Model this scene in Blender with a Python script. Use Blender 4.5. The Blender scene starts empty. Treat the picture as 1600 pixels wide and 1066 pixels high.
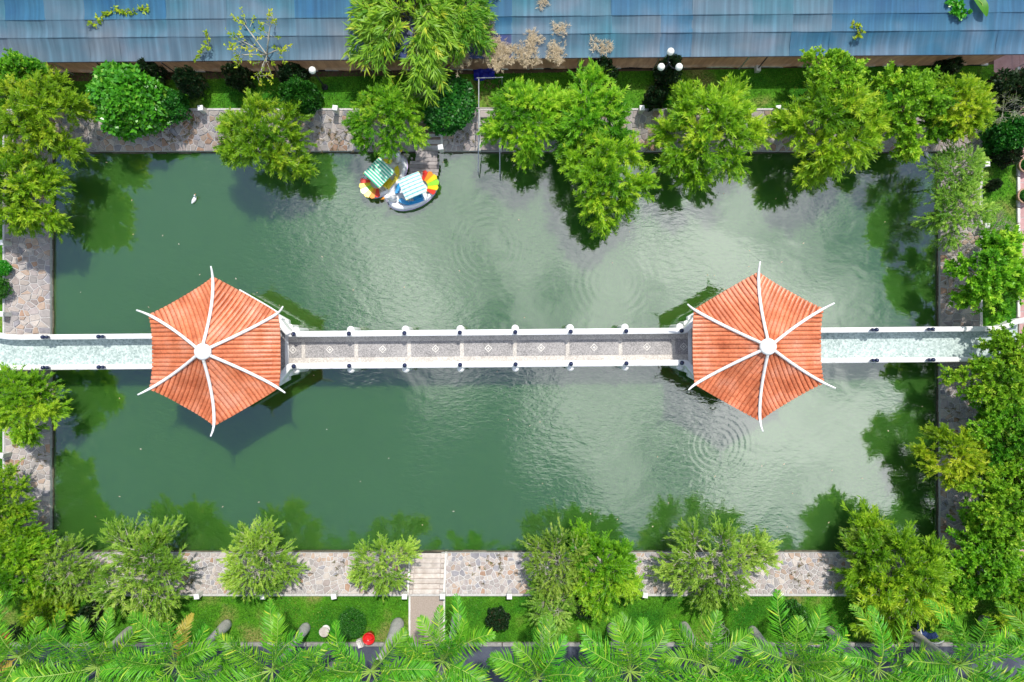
import bpy, math, random
import numpy as np
from mathutils import Vector, Matrix

R = math.radians
scene = bpy.context.scene
col = scene.collection

# ------------------------------------------------------------------ camera, sky, sun, exposure
CAM_H = 36.0                     # drone height above the pond surface (z = 0)
GARDEN = 1.1                     # level of the lawns above the water
cam_d = bpy.data.cameras.new('camera')
cam_d.lens = 24.0
cam_d.sensor_width = 36.0
cam_d.clip_end = 2000.0
cam = bpy.data.objects.new('camera', cam_d)
cam.location = (0, 0, CAM_H)
cam.rotation_euler = (0, 0, 0)
col.objects.link(cam)
scene.camera = cam

SUN_DIR = Vector((0.62, 2.05, 3.8)).normalized()      # towards the sun
sun_el = math.asin(SUN_DIR.z)
sun_az = math.atan2(SUN_DIR.x, SUN_DIR.y)

world = bpy.data.worlds.new('World')
scene.world = world
world.use_nodes = True
wn, wl = world.node_tree.nodes, world.node_tree.links
wn.clear()
w_out = wn.new('ShaderNodeOutputWorld')
w_bg = wn.new('ShaderNodeBackground')
w_sky = wn.new('ShaderNodeTexSky')
w_sky.sky_type = 'NISHITA'
w_sky.sun_disc = False
w_sky.sun_elevation = sun_el
w_sky.sun_rotation = sun_az
w_sky.air_density = 1.0
w_sky.dust_density = 0.6
w_tc = wn.new('ShaderNodeTexCoord')
w_sep = wn.new('ShaderNodeSeparateXYZ')
wl.new(w_tc.outputs['Generated'], w_sep.inputs[0])
w_z = wn.new('ShaderNodeMath'); w_z.operation = 'MAXIMUM'; w_z.inputs[1].default_value = 0.06
wl.new(w_sep.outputs['Z'], w_z.inputs[0])
w_x = wn.new('ShaderNodeMath'); w_x.operation = 'DIVIDE'
w_y = wn.new('ShaderNodeMath'); w_y.operation = 'DIVIDE'
wl.new(w_sep.outputs['X'], w_x.inputs[0]); wl.new(w_z.outputs[0], w_x.inputs[1])
wl.new(w_sep.outputs['Y'], w_y.inputs[0]); wl.new(w_z.outputs[0], w_y.inputs[1])
w_cmb = wn.new('ShaderNodeCombineXYZ')
wl.new(w_x.outputs[0], w_cmb.inputs[0]); wl.new(w_y.outputs[0], w_cmb.inputs[1])
w_noise = wn.new('ShaderNodeTexNoise')
w_noise.noise_dimensions = '4D'
w_noise.inputs['Scale'].default_value = 1.45
w_noise.inputs['Detail'].default_value = 7.0
w_noise.inputs['Roughness'].default_value = 0.62
w_noise.inputs['Distortion'].default_value = 0.35
w_noise.inputs['W'].default_value = 48.18
wl.new(w_cmb.outputs[0], w_noise.inputs['Vector'])
w_ramp = wn.new('ShaderNodeValToRGB')
w_ramp.color_ramp.elements[0].position = 0.52
w_ramp.color_ramp.elements[0].color = (0, 0, 0, 1)
w_ramp.color_ramp.elements[1].position = 0.70
w_ramp.color_ramp.elements[1].color = (1, 1, 1, 1)
w_n2 = wn.new('ShaderNodeTexNoise')                    # ragged smaller billows inside the cloud masses
w_n2.inputs['Scale'].default_value = 4.6
w_n2.inputs['Detail'].default_value = 6.0
w_n2.inputs['Distortion'].default_value = 0.6
wl.new(w_cmb.outputs[0], w_n2.inputs['Vector'])
w_m2 = wn.new('ShaderNodeMath'); w_m2.operation = 'MULTIPLY_ADD'
w_m2.inputs[1].default_value = 0.42
wl.new(w_n2.outputs['Fac'], w_m2.inputs[0])
w_m3 = wn.new('ShaderNodeMath'); w_m3.operation = 'SUBTRACT'; w_m3.inputs[1].default_value = 0.21
wl.new(w_noise.outputs['Fac'], w_m3.inputs[0]); wl.new(w_m3.outputs[0], w_m2.inputs[2])
wl.new(w_m2.outputs[0], w_ramp.inputs[0])
w_mix = wn.new('ShaderNodeMixRGB')
w_mix.inputs[2].default_value = (16.5, 16.8, 17.0, 1)         # sunlit cloud
wl.new(w_ramp.outputs['Color'], w_mix.inputs[0])
wl.new(w_sky.outputs[0], w_mix.inputs[1])
wl.new(w_mix.outputs[0], w_bg.inputs['Color'])
w_bg.inputs['Strength'].default_value = 0.14
wl.new(w_bg.outputs[0], w_out.inputs['Surface'])

sun_d = bpy.data.lights.new('sun', 'SUN')
sun_d.energy = 4.0
sun_d.angle = R(1.6)
sun_d.color = (1.0, 0.955, 0.88)
sun = bpy.data.objects.new('sun', sun_d)
sun.rotation_euler = SUN_DIR.to_track_quat('Z', 'Y').to_euler()
sun.location = (10, 30, 60)
col.objects.link(sun)

scene.view_settings.view_transform = 'Standard'
scene.view_settings.look = 'None'
scene.view_settings.gamma = 1.0
scene.view_settings.exposure = 0.2
scene.view_settings.use_curve_mapping = False
scene.cycles.use_denoising = True
scene.cycles.max_bounces = 7
scene.cycles.diffuse_bounces = 3
scene.cycles.glossy_bounces = 3
scene.cycles.transmission_bounces = 4
scene.cycles.transparent_max_bounces = 8
scene.cycles.caustics_reflective = False
scene.cycles.caustics_refractive = False


def P(px, py, z=GARDEN):
    """photo pixel -> world point at its true height z"""
    k = (CAM_H - z) / 1066.67
    return Vector(((px - 800) * k, (533 - py) * k, z))


# ------------------------------------------------------------------ helpers
def rng(seed):
    return np.random.default_rng(seed)


class MB:
    """collects polygons; build() links them as ONE mesh object"""
    def __init__(self):
        self.v, self.f, self.m = [], [], []

    def add(self, verts, faces, m=0):
        o = len(self.v)
        self.v += [tuple(p) for p in verts]
        self.f += [tuple(i + o for i in f) for f in faces]
        self.m += [m] * len(faces)
        return self

    def box(self, x0, x1, y0, y1, z0, z1, m=0, bev=0.0, mat=None):
        b = min(bev, (x1 - x0) * .45, (y1 - y0) * .45, (z1 - z0) * .45)
        if b <= 0:
            vs = [(x, y, z) for z in (z0, z1) for x, y in ((x0, y0), (x1, y0), (x1, y1), (x0, y1))]
            fs = [(3, 2, 1, 0), (4, 5, 6, 7), (0, 1, 5, 4), (1, 2, 6, 5), (2, 3, 7, 6), (3, 0, 4, 7)]
        else:
            vs = [(x0, y0, z0), (x1, y0, z0), (x1, y1, z0), (x0, y1, z0),
                  (x0, y0, z1 - b), (x1, y0, z1 - b), (x1, y1, z1 - b), (x0, y1, z1 - b),
                  (x0 + b, y0 + b, z1), (x1 - b, y0 + b, z1), (x1 - b, y1 - b, z1), (x0 + b, y1 - b, z1)]
            fs = [(3, 2, 1, 0)] + [(i, (i + 1) % 4, 4 + (i + 1) % 4, 4 + i) for i in range(4)] \
                + [(4 + i, 4 + (i + 1) % 4, 8 + (i + 1) % 4, 8 + i) for i in range(4)] + [(8, 9, 10, 11)]
        if mat is not None:
            vs = [tuple(mat @ Vector(p)) for p in vs]
        return self.add(vs, fs, m)

    def tube(self, pts, rad, n=8, m=0, cap=True):
        pts = [Vector(p) for p in pts]
        if not hasattr(rad, '__len__'):
            rad = [rad] * len(pts)
        vs, fs = [], []
        up = None
        for i, p in enumerate(pts):
            t = (pts[min(i + 1, len(pts) - 1)] - pts[max(i - 1, 0)])
            if t.length < 1e-9:
                t = Vector((0, 0, 1))
            t.normalize()
            if up is None:
                up = Vector((1, 0, 0)) if abs(t.x) < .8 else Vector((0, 1, 0))
            a = (up - t * up.dot(t)).normalized()
            up = a
            b = t.cross(a)
            for k in range(n):
                an = 2 * math.pi * k / n
                vs.append(p + (a * math.cos(an) + b * math.sin(an)) * rad[i])
        for i in range(len(pts) - 1):
            for k in range(n):
                k2 = (k + 1) % n
                fs.append((i * n + k, i * n + k2, (i + 1) * n + k2, (i + 1) * n + k))
        if cap:
            fs.append(tuple(range(n - 1, -1, -1)))
            fs.append(tuple((len(pts) - 1) * n + k for k in range(n)))
        return self.add(vs, fs, m)

    def lathe(self, prof, c=(0, 0, 0), n=16, m=0):
        """prof: list of (r, z) from bottom to top"""
        vs, fs = [], []
        for r, z in prof:
            for k in range(n):
                a = 2 * math.pi * k / n
                vs.append((c[0] + r * math.cos(a), c[1] + r * math.sin(a), c[2] + z))
        for i in range(len(prof) - 1):
            for k in range(n):
                k2 = (k + 1) % n
                fs.append((i * n + k, i * n + k2, (i + 1) * n + k2, (i + 1) * n + k))
        fs.append(tuple(range(n - 1, -1, -1)))
        fs.append(tuple((len(prof) - 1) * n + k for k in range(n)))
        return self.add(vs, fs, m)

    def ball(self, c, r, n=14, m=0, sz=1.0):
        k = max(6, n // 2)
        prof = [(max(1e-3, r * math.sin(math.pi * i / k)), -r * sz * math.cos(math.pi * i / k)) for i in range(k + 1)]
        return self.lathe(prof, c, n, m)

    def prism(self, poly, z0, z1, m=0, bev=0.0):
        n = len(poly)
        vs = [(p[0], p[1], z0) for p in poly]
        if bev > 0:
            cx = sum(p[0] for p in poly) / n; cy = sum(p[1] for p in poly) / n
            vs += [(p[0], p[1], z1 - bev) for p in poly]
            for p in poly:
                d = math.hypot(p[0] - cx, p[1] - cy)
                s = max(0, 1 - bev / max(d, 1e-6))
                vs.append((cx + (p[0] - cx) * s, cy + (p[1] - cy) * s, z1))
            fs = [(i, (i + 1) % n, n + (i + 1) % n, n + i) for i in range(n)] \
                + [(n + i, n + (i + 1) % n, 2 * n + (i + 1) % n, 2 * n + i) for i in range(n)] \
                + [tuple(range(2 * n, 3 * n)), tuple(range(n - 1, -1, -1))]
        else:
            vs += [(p[0], p[1], z1) for p in poly]
            fs = [(i, (i + 1) % n, n + (i + 1) % n, n + i) for i in range(n)] \
                + [tuple(range(n, 2 * n)), tuple(range(n - 1, -1, -1))]
        return self.add(vs, fs, m)

    def mesh(self, name, mats, smooth=False):
        me = bpy.data.meshes.new(name)
        me.from_pydata(self.v, [], self.f)
        if not isinstance(mats, (list, tuple)):
            mats = [mats]
        for mt in mats:
            me.materials.append(mt)
        if len(mats) > 1:
            me.polygons.foreach_set('material_index', self.m)
        if smooth:
            me.polygons.foreach_set('use_smooth', [True] * len(me.polygons))
        me.update()
        return me

    def build(self, name, mats, parent=None, smooth=False, loc=None, rz=0.0):
        return link(name, self.mesh(name, mats, smooth), parent, loc, rz)


def link(name, me, parent=None, loc=None, rz=0.0):
    o = bpy.data.objects.new(name, me)
    col.objects.link(o)
    if parent is not None:
        o.parent = parent
    if loc is not None:
        o.location = loc
    if rz:
        o.rotation_euler = (0, 0, rz)
    return o


def tag(o, label=None, cat=None, group=None, kind=None):
    if label: o['label'] = label
    if cat: o['category'] = cat
    if group: o['group'] = group
    if kind: o['kind'] = kind
    return o


def empty(name, loc, rz=0.0, label=None, cat=None, group=None):
    o = bpy.data.objects.new(name, None)
    o.empty_display_size = 0.3
    o.location = loc
    o.rotation_euler = (0, 0, rz)
    col.objects.link(o)
    return tag(o, label, cat, group)


def np_mesh(name, v, f, mats, tint=None, smooth=False):
    """v (n,3) float, f (m,k) int with a fixed k"""
    me = bpy.data.meshes.new(name)
    m, k = f.shape
    me.vertices.add(len(v)); me.loops.add(m * k); me.polygons.add(m)
    me.vertices.foreach_set('co', np.asarray(v, np.float32).ravel())
    me.loops.foreach_set('vertex_index', np.asarray(f, np.int32).ravel())
    me.polygons.foreach_set('loop_start', np.arange(0, m * k, k, dtype=np.int32))
    try:
        me.polygons.foreach_set('loop_total', np.full(m, k, np.int32))
    except Exception:
        pass
    for mt in (mats if isinstance(mats, (list, tuple)) else [mats]):
        me.materials.append(mt)
    if tint is not None:
        a = me.attributes.new('tint', 'FLOAT', 'POINT')
        a.data.foreach_set('value', np.asarray(tint, np.float32))
    if smooth:
        me.polygons.foreach_set('use_smooth', np.ones(m, bool))
    me.update(calc_edges=True)
    return me


# ------------------------------------------------------------------ materials
def new_mat(name):
    m = bpy.data.materials.new(name)
    m.use_nodes = True
    nt = m.node_tree
    b = nt.nodes.get('Principled BSDF')
    return m, nt.nodes, nt.links, b


def ramp(nodes, stops):
    r = nodes.new('ShaderNodeValToRGB')
    el = r.color_ramp.elements
    while len(el) < len(stops):
        el.new(0.5)
    for e, (p, c) in zip(el, stops):
        e.position = p
        e.color = (c[0], c[1], c[2], 1)
    return r


def mat_noise(name, stops, scale=4.0, rough=0.8, detail=5.0, bump=0.0, bscale=None, spec=0.3, obj_random=0.0, coord='Object', metallic=0.0):
    m, n, l, b = new_mat(name)
    tc = n.new('ShaderNodeTexCoord')
    nz = n.new('ShaderNodeTexNoise')
    nz.inputs['Scale'].default_value = scale
    nz.inputs['Detail'].default_value = detail
    nz.inputs['Roughness'].default_value = 0.65
    if coord == 'World':
        g = n.new('ShaderNodeNewGeometry')
        src = g.outputs['Position']
    else:
        src = tc.outputs[coord]
    l.new(src, nz.inputs['Vector'])
    r = ramp(n, stops)
    l.new(nz.outputs['Fac'], r.inputs[0])
    out = r.outputs[0]
    if obj_random:
        oi = n.new('ShaderNodeObjectInfo')
        hs = n.new('ShaderNodeHueSaturation')
        mr = n.new('ShaderNodeMapRange')
        mr.inputs['To Min'].default_value = 1 - obj_random
        mr.inputs['To Max'].default_value = 1 + obj_random
        l.new(oi.outputs['Random'], mr.inputs['Value'])
        l.new(mr.outputs[0], hs.inputs['Value'])
        l.new(out, hs.inputs['Color'])
        out = hs.outputs[0]
    l.new(out, b.inputs['Base Color'])
    b.inputs['Roughness'].default_value = rough
    b.inputs['Specular IOR Level'].default_value = spec
    b.inputs['Metallic'].default_value = metallic
    if bump:
        nb = n.new('ShaderNodeTexNoise')
        nb.inputs['Scale'].default_value = bscale or scale * 6
        nb.inputs['Detail'].default_value = 4
        l.new(src, nb.inputs['Vector'])
        bp = n.new('ShaderNodeBump')
        bp.inputs['Strength'].default_value = bump
        bp.inputs['Distance'].default_value = 0.03
        l.new(nb.outputs['Fac'], bp.inputs['Height'])
        l.new(bp.outputs[0], b.inputs['Normal'])
    return m


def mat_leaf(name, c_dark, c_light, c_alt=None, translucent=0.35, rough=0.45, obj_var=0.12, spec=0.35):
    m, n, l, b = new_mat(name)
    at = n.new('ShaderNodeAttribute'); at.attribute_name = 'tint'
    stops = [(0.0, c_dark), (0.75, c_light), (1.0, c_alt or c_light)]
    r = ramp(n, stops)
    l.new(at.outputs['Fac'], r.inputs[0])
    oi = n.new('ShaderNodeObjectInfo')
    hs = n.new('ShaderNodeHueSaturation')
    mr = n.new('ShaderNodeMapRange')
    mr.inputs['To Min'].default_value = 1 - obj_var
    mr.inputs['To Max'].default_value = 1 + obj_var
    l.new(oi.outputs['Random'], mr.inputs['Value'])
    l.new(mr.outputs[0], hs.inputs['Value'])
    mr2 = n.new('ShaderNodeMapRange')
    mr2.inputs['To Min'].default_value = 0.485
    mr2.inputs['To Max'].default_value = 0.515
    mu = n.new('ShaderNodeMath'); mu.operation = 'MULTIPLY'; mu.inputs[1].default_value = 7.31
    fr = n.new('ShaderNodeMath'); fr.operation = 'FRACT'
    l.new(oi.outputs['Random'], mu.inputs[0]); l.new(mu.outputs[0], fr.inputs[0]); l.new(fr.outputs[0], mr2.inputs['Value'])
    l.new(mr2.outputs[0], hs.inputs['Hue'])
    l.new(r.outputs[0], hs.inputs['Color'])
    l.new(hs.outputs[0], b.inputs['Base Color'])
    b.inputs['Roughness'].default_value = rough
    b.inputs['Specular IOR Level'].default_value = spec
    tr = n.new('ShaderNodeBsdfTranslucent')
    l.new(hs.outputs[0], tr.inputs['Color'])
    mx = n.new('ShaderNodeMixShader')
    mx.inputs[0].default_value = translucent
    l.new(b.outputs[0], mx.inputs[1]); l.new(tr.outputs[0], mx.inputs[2])
    out = n.get('Material Output')
    l.new(mx.outputs[0], out.inputs['Surface'])
    return m


M = {}
# leaves
M['leaf_feather'] = mat_leaf('feathery_leaf', (0.10, 0.30, 0.012), (0.33, 0.60, 0.025), (0.54, 0.72, 0.05), translucent=0.48)
M['leaf_pale'] = mat_leaf('pale_leaf', (0.15, 0.33, 0.03), (0.38, 0.60, 0.07), (0.56, 0.72, 0.14), translucent=0.48)
M['leaf_yellow'] = mat_leaf('yellowish_leaf', (0.18, 0.34, 0.012), (0.47, 0.62, 0.022), (0.66, 0.70, 0.05), translucent=0.48)
M['leaf_oval'] = mat_leaf('oval_leaf', (0.09, 0.29, 0.012), (0.29, 0.58, 0.025), (0.54, 0.74, 0.06), translucent=0.48)
M['leaf_bush'] = mat_leaf('glossy_bush_leaf', (0.03, 0.24, 0.012), (0.11, 0.48, 0.025), (0.28, 0.60, 0.06), rough=0.3, spec=0.5)
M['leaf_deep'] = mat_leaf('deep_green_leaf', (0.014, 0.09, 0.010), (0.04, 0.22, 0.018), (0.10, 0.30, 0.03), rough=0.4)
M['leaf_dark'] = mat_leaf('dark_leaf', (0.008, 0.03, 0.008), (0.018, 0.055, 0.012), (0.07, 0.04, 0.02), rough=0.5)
M['leaf_bamboo'] = mat_leaf('bamboo_leaf', (0.08, 0.28, 0.015), (0.26, 0.50, 0.03), (0.52, 0.58, 0.05), translucent=0.42)
M['leaf_palm'] = mat_leaf('palm_leaf', (0.03, 0.20, 0.010), (0.17, 0.47, 0.022), (0.55, 0.66, 0.06), rough=0.42, spec=0.3)
M['leaf_palm_dry'] = mat_leaf('dry_palm_leaf', (0.30, 0.22, 0.03), (0.46, 0.36, 0.05), (0.5, 0.42, 0.10))
M['grass_blade'] = mat_leaf('grass_blade', (0.05, 0.18, 0.010), (0.13, 0.32, 0.018), (0.30, 0.36, 0.05), obj_var=0.0, translucent=0.25)
M['straw'] = mat_leaf('dry_straw', (0.42, 0.32, 0.19), (0.62, 0.50, 0.33), (0.72, 0.62, 0.46), translucent=0.15)
M['leaf_dry'] = mat_leaf('withered_leaf', (0.14, 0.10, 0.04), (0.28, 0.22, 0.09), (0.2, 0.26, 0.06))
M['bark'] = mat_noise('bark', [(0.3, (0.09, 0.07, 0.05)), (0.7, (0.22, 0.18, 0.14))], 6, 0.9, bump=0.6)
M['twig'] = mat_noise('pale_twig', [(0.3, (0.32, 0.30, 0.24)), (0.7, (0.52, 0.50, 0.42))], 5, 0.9)
M['twig_green'] = mat_noise('green_twig', [(0.3, (0.12, 0.12, 0.05)), (0.7, (0.26, 0.24, 0.12))], 5, 0.9)
M['palm_trunk'] = mat_noise('palm_trunk', [(0.3, (0.30, 0.29, 0.27)), (0.7, (0.48, 0.46, 0.43))], 3, 0.85, bump=0.5, bscale=14)
M['palm_shaft'] = mat_noise('palm_crownshaft', [(0.3, (0.10, 0.20, 0.04)), (0.7, (0.22, 0.30, 0.07))], 3, 0.5)
M['rachis'] = mat_noise('palm_rachis', [(0.3, (0.14, 0.30, 0.04)), (0.7, (0.34, 0.44, 0.08))], 3, 0.5)
# built things
M['white'] = mat_noise('white_paint', [(0.28, (0.50, 0.49, 0.45)), (0.43, (0.75, 0.75, 0.73)), (0.62, (0.82, 0.82, 0.81))], 1.7, 0.6, detail=9, bump=0.12)
M['white_worn'] = mat_noise('worn_white_concrete', [(0.25, (0.45, 0.42, 0.38)), (0.65, (0.74, 0.72, 0.68))], 5, 0.8, bump=0.25)
M['blue_glaze'] = mat_noise('navy_glazed_ball', [(0.3, (0.012, 0.016, 0.05)), (0.7, (0.02, 0.028, 0.08))], 4, 0.12, spec=0.6)
M['metal'] = mat_noise('galvanised_pipe', [(0.3, (0.42, 0.43, 0.45)), (0.7, (0.60, 0.61, 0.63))], 8, 0.4, metallic=0.6)
M['dark_metal'] = mat_noise('dark_painted_metal', [(0.3, (0.015, 0.016, 0.02)), (0.7, (0.035, 0.036, 0.045))], 8, 0.4)
M['globe'] = mat_noise('opal_globe', [(0.3, (0.80, 0.79, 0.70)), (0.7, (0.86, 0.85, 0.77))], 3, 0.25, spec=0.5)
M['asphalt'] = mat_noise('asphalt', [(0.3, (0.045, 0.05, 0.075)), (0.7, (0.085, 0.095, 0.13))], 1.2, 0.85, detail=8, bump=0.3, bscale=40)
M['soil'] = mat_noise('bare_soil', [(0.3, (0.05, 0.032, 0.02)), (0.7, (0.14, 0.09, 0.055))], 1.5, 0.95, detail=8, bump=0.5, bscale=20)
M['kerb'] = mat_noise('pale_kerb_stone', [(0.3, (0.20, 0.19, 0.18)), (0.7, (0.36, 0.34, 0.33))], 6, 0.85, obj_random=0.12, bump=0.3)
M['wood'] = mat_noise('weathered_plank', [(0.3, (0.22, 0.195, 0.19)), (0.7, (0.40, 0.36, 0.35))], 3, 0.85, obj_random=0.22, bump=0.4)
M['stepstone'] = mat_noise('step_stone', [(0.3, (0.40, 0.34, 0.30)), (0.7, (0.62, 0.56, 0.52))], 3, 0.85, obj_random=0.14, bump=0.3)
M['stepbrown'] = mat_noise('brown_step_stone', [(0.3, (0.19, 0.13, 0.10)), (0.7, (0.34, 0.25, 0.20))], 3, 0.85, obj_random=0.16, bump=0.3)
M['gravel_path'] = mat_noise('pinkish_gravel', [(0.3, (0.28, 0.22, 0.18)), (0.7, (0.46, 0.38, 0.33))], 22, 0.9, detail=8, bump=0.6, bscale=70)
M['pink_tile'] = mat_noise('pink_paving_tile', [(0.3, (0.36, 0.20, 0.19)), (0.7, (0.50, 0.31, 0.30))], 2, 0.75, obj_random=0.10, bump=0.15)
M['mortar'] = mat_noise('pale_mortar', [(0.3, (0.40, 0.38, 0.37)), (0.7, (0.58, 0.56, 0.55))], 7, 0.95, bump=0.6, bscale=30)
M['mossy'] = mat_noise('mossy_wet_stone', [(0.3, (0.05, 0.05, 0.03)), (0.7, (0.15, 0.13, 0.09))], 4, 0.6, bump=0.5, obj_random=.2)
M['tarp'] = mat_noise('blue_tarp', [(0.3, (0.012, 0.018, 0.26)), (0.7, (0.03, 0.035, 0.42))], 2, 0.4)
M['red_plastic'] = mat_noise('red_plastic', [(0.3, (0.55, 0.012, 0.012)), (0.7, (0.68, 0.02, 0.018))], 3, 0.25, spec=0.5)
M['terracotta'] = mat_noise('terracotta_pot', [(0.3, (0.36, 0.22, 0.14)), (0.7, (0.50, 0.34, 0.24))], 5, 0.8)

stone_cols = [((0.245, 0.223, 0.218), (0.367, 0.332, 0.319)), ((0.275, 0.237, 0.232), (0.408, 0.356, 0.341)),
              ((0.337, 0.290, 0.264), (0.469, 0.408, 0.369)), ((0.316, 0.237, 0.187), (0.449, 0.337, 0.268)),
              ((0.194, 0.185, 0.205), (0.306, 0.290, 0.309)), ((0.275, 0.171, 0.118), (0.388, 0.257, 0.187)),
              ((0.367, 0.323, 0.296), (0.510, 0.451, 0.410)), ((0.255, 0.214, 0.200), (0.377, 0.318, 0.296))]
M['stones'] = [mat_noise('bank_stone_tone_%d' % i, [(0.28, a), (0.72, b)], 5, 0.88, obj_random=0.14, bump=0.5, bscale=24, coord='World')
               for i, (a, b) in enumerate(stone_cols)]


def mat_lawn():
    m, n, l, b = new_mat('lawn_turf')
    g = n.new('ShaderNodeNewGeometry')
    n1 = n.new('ShaderNodeTexNoise'); n1.inputs['Scale'].default_value = 0.55; n1.inputs['Detail'].default_value = 6
    n2 = n.new('ShaderNodeTexNoise'); n2.inputs['Scale'].default_value = 16; n2.inputs['Detail'].default_value = 4
    l.new(g.outputs['Position'], n1.inputs['Vector']); l.new(g.outputs['Position'], n2.inputs['Vector'])
    r1 = ramp(n, [(0.36, (0.03, 0.15, 0.010)), (0.56, (0.085, 0.25, 0.014)), (0.70, (0.24, 0.25, 0.07))])
    l.new(n1.outputs['Fac'], r1.inputs[0])
    r2 = ramp(n, [(0.3, (0.45, 0.45, 0.45)), (0.7, (1.15, 1.15, 1.15))])
    l.new(n2.outputs['Fac'], r2.inputs[0])
    mx = n.new('ShaderNodeMixRGB'); mx.blend_type = 'MULTIPLY'; mx.inputs[0].default_value = 1
    l.new(r1.outputs[0], mx.inputs[1]); l.new(r2.outputs[0], mx.inputs[2])
    l.new(mx.outputs[0], b.inputs['Base Color'])
    b.inputs['Roughness'].default_value = 0.95
    b.inputs['Specular IOR Level'].default_value = 0.1
    bp = n.new('ShaderNodeBump'); bp.inputs['Strength'].default_value = 0.8; bp.inputs['Distance'].default_value = 0.05
    l.new(n2.outputs['Fac'], bp.inputs['Height']); l.new(bp.outputs[0], b.inputs['Normal'])
    return m


M['lawn'] = mat_lawn()


def mat_water():
    m, n, l, b = new_mat('murky_green_water')
    g = n.new('ShaderNodeNewGeometry')
    pos = g.outputs['Position']
    # suspended algae: slow drift from green to blue-green
    n1 = n.new('ShaderNodeTexNoise'); n1.inputs['Scale'].default_value = 0.09; n1.inputs['Detail'].default_value = 3
    l.new(pos, n1.inputs['Vector'])
    r = ramp(n, [(0.35, (0.036, 0.116, 0.014)), (0.65, (0.044, 0.126, 0.024))])
    l.new(n1.outputs['Fac'], r.inputs[0])
    l.new(r.outputs[0], b.inputs['Base Color'])
    b.inputs['Roughness'].default_value = 0.035
    b.inputs['Subsurface Weight'].default_value = 1.0
    b.inputs['Subsurface Radius'].default_value = (0.8, 1.0, 0.8)
    b.inputs['Subsurface Scale'].default_value = 2.5
    b.inputs['IOR'].default_value = 2.5
    # ripples: wind patches of fine wavelets, long swell and a few rings spreading from fish
    def tex(scale, detail, dist=0.0, stretch=None):
        t = n.new('ShaderNodeTexNoise'); t.inputs['Scale'].default_value = scale; t.inputs['Detail'].default_value = detail
        t.inputs['Distortion'].default_value = dist
        if stretch:
            mp = n.new('ShaderNodeMapping'); mp.inputs['Scale'].default_value = stretch
            mp.inputs['Rotation'].default_value = (0, 0, R(28))
            l.new(pos, mp.inputs['Vector']); l.new(mp.outputs[0], t.inputs['Vector'])
        else:
            l.new(pos, t.inputs['Vector'])
        return t.outputs['Fac']
    def mth(op, a, c=None):
        t = n.new('ShaderNodeMath'); t.operation = op
        for i, v in enumerate((a, c)):
            if v is None: continue
            if isinstance(v, (int, float)): t.inputs[i].default_value = v
            else: l.new(v, t.inputs[i])
        return t.outputs[0]
    fine = tex(2.6, 3, 0.6, (1.0, 2.2, 1.0))
    swell = tex(0.55, 2, 0.4)
    patch = tex(0.13, 2)
    pr = n.new('ShaderNodeMapRange'); pr.inputs['From Min'].default_value = 0.42; pr.inputs['From Max'].default_value = 0.62
    pr.inputs['To Min'].default_value = 0.15
    l.new(patch, pr.inputs['Value'])
    h = mth('ADD', mth('MULTIPLY', mth('MULTIPLY', fine, pr.outputs[0]), 0.010), mth('MULTIPLY', swell, 0.016))
    for (px, py, r0, wd, amp, k) in ((1120, 695, 1.2, .9, .0013, 21), (765, 385, 1.5, 0.8, .0007, 19), (960, 440, 1.3, 1.1, .0005, 17)):
        c = P(px, py, 0)
        vm = n.new('ShaderNodeVectorMath'); vm.operation = 'DISTANCE'
        l.new(pos, vm.inputs[0]); vm.inputs[1].default_value = (c.x, c.y, 0)
        d = vm.outputs['Value']
        e = mth('MULTIPLY', mth('SUBTRACT', d, r0), 1.0 / wd)
        env = mth('POWER', 2.718, mth('MULTIPLY', mth('MULTIPLY', e, e), -1.0))
        h = mth('ADD', h, mth('MULTIPLY', mth('MULTIPLY', mth('SINE', mth('MULTIPLY', d, k)), env), amp))
    bp = n.new('ShaderNodeBump'); bp.inputs['Strength'].default_value = 1.0; bp.inputs['Distance'].default_value = 1.0
    l.new(h, bp.inputs['Height']); l.new(bp.outputs[0], b.inputs['Normal'])
    return m


M['water'] = mat_water()


def mat_tile():
    m, n, l, b = new_mat('orange_glazed_tile')
    g = n.new('ShaderNodeNewGeometry')
    n1 = n.new('ShaderNodeTexNoise'); n1.inputs['Scale'].default_value = 0.9; n1.inputs['Detail'].default_value = 6
    n2 = n.new('ShaderNodeTexNoise'); n2.inputs['Scale'].default_value = 11; n2.inputs['Detail'].default_value = 4
    l.new(g.outputs['Position'], n1.inputs['Vector']); l.new(g.outputs['Position'], n2.inputs['Vector'])
    r = ramp(n, [(0.30, (0.47, 0.12, 0.045)), (0.48, (0.65, 0.20, 0.088)), (0.70, (0.72, 0.30, 0.185))])
    l.new(n1.outputs['Fac'], r.inputs[0])
    r2 = ramp(n, [(0.3, (0.72, 0.70, 0.68)), (0.7, (1.12, 1.12, 1.12))])
    l.new(n2.outputs['Fac'], r2.inputs[0])
    mx = n.new('ShaderNodeMixRGB'); mx.blend_type = 'MULTIPLY'; mx.inputs[0].default_value = 1
    l.new(r.outputs[0], mx.inputs[1]); l.new(r2.outputs[0], mx.inputs[2])
    oi = n.new('ShaderNodeObjectInfo')
    hs = n.new('ShaderNodeHueSaturation')
    mr = n.new('ShaderNodeMapRange'); mr.inputs['To Min'].default_value = 0.86; mr.inputs['To Max'].default_value = 1.12
    l.new(oi.outputs['Random'], mr.inputs['Value']); l.new(mr.outputs[0], hs.inputs['Value'])
    l.new(mx.outputs[0], hs.inputs['Color'])
    l.new(hs.outputs[0], b.inputs['Base Color'])
    b.inputs['Roughness'].default_value = 0.42
    b.inputs['Specular IOR Level'].default_value = 0.4
    return m


M['tile'] = mat_tile()
M['tile_bed'] = mat_noise('tile_gutter', [(0.3, (0.32, 0.065, 0.028)), (0.7, (0.44, 0.11, 0.055))], 6, 0.7)


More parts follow.
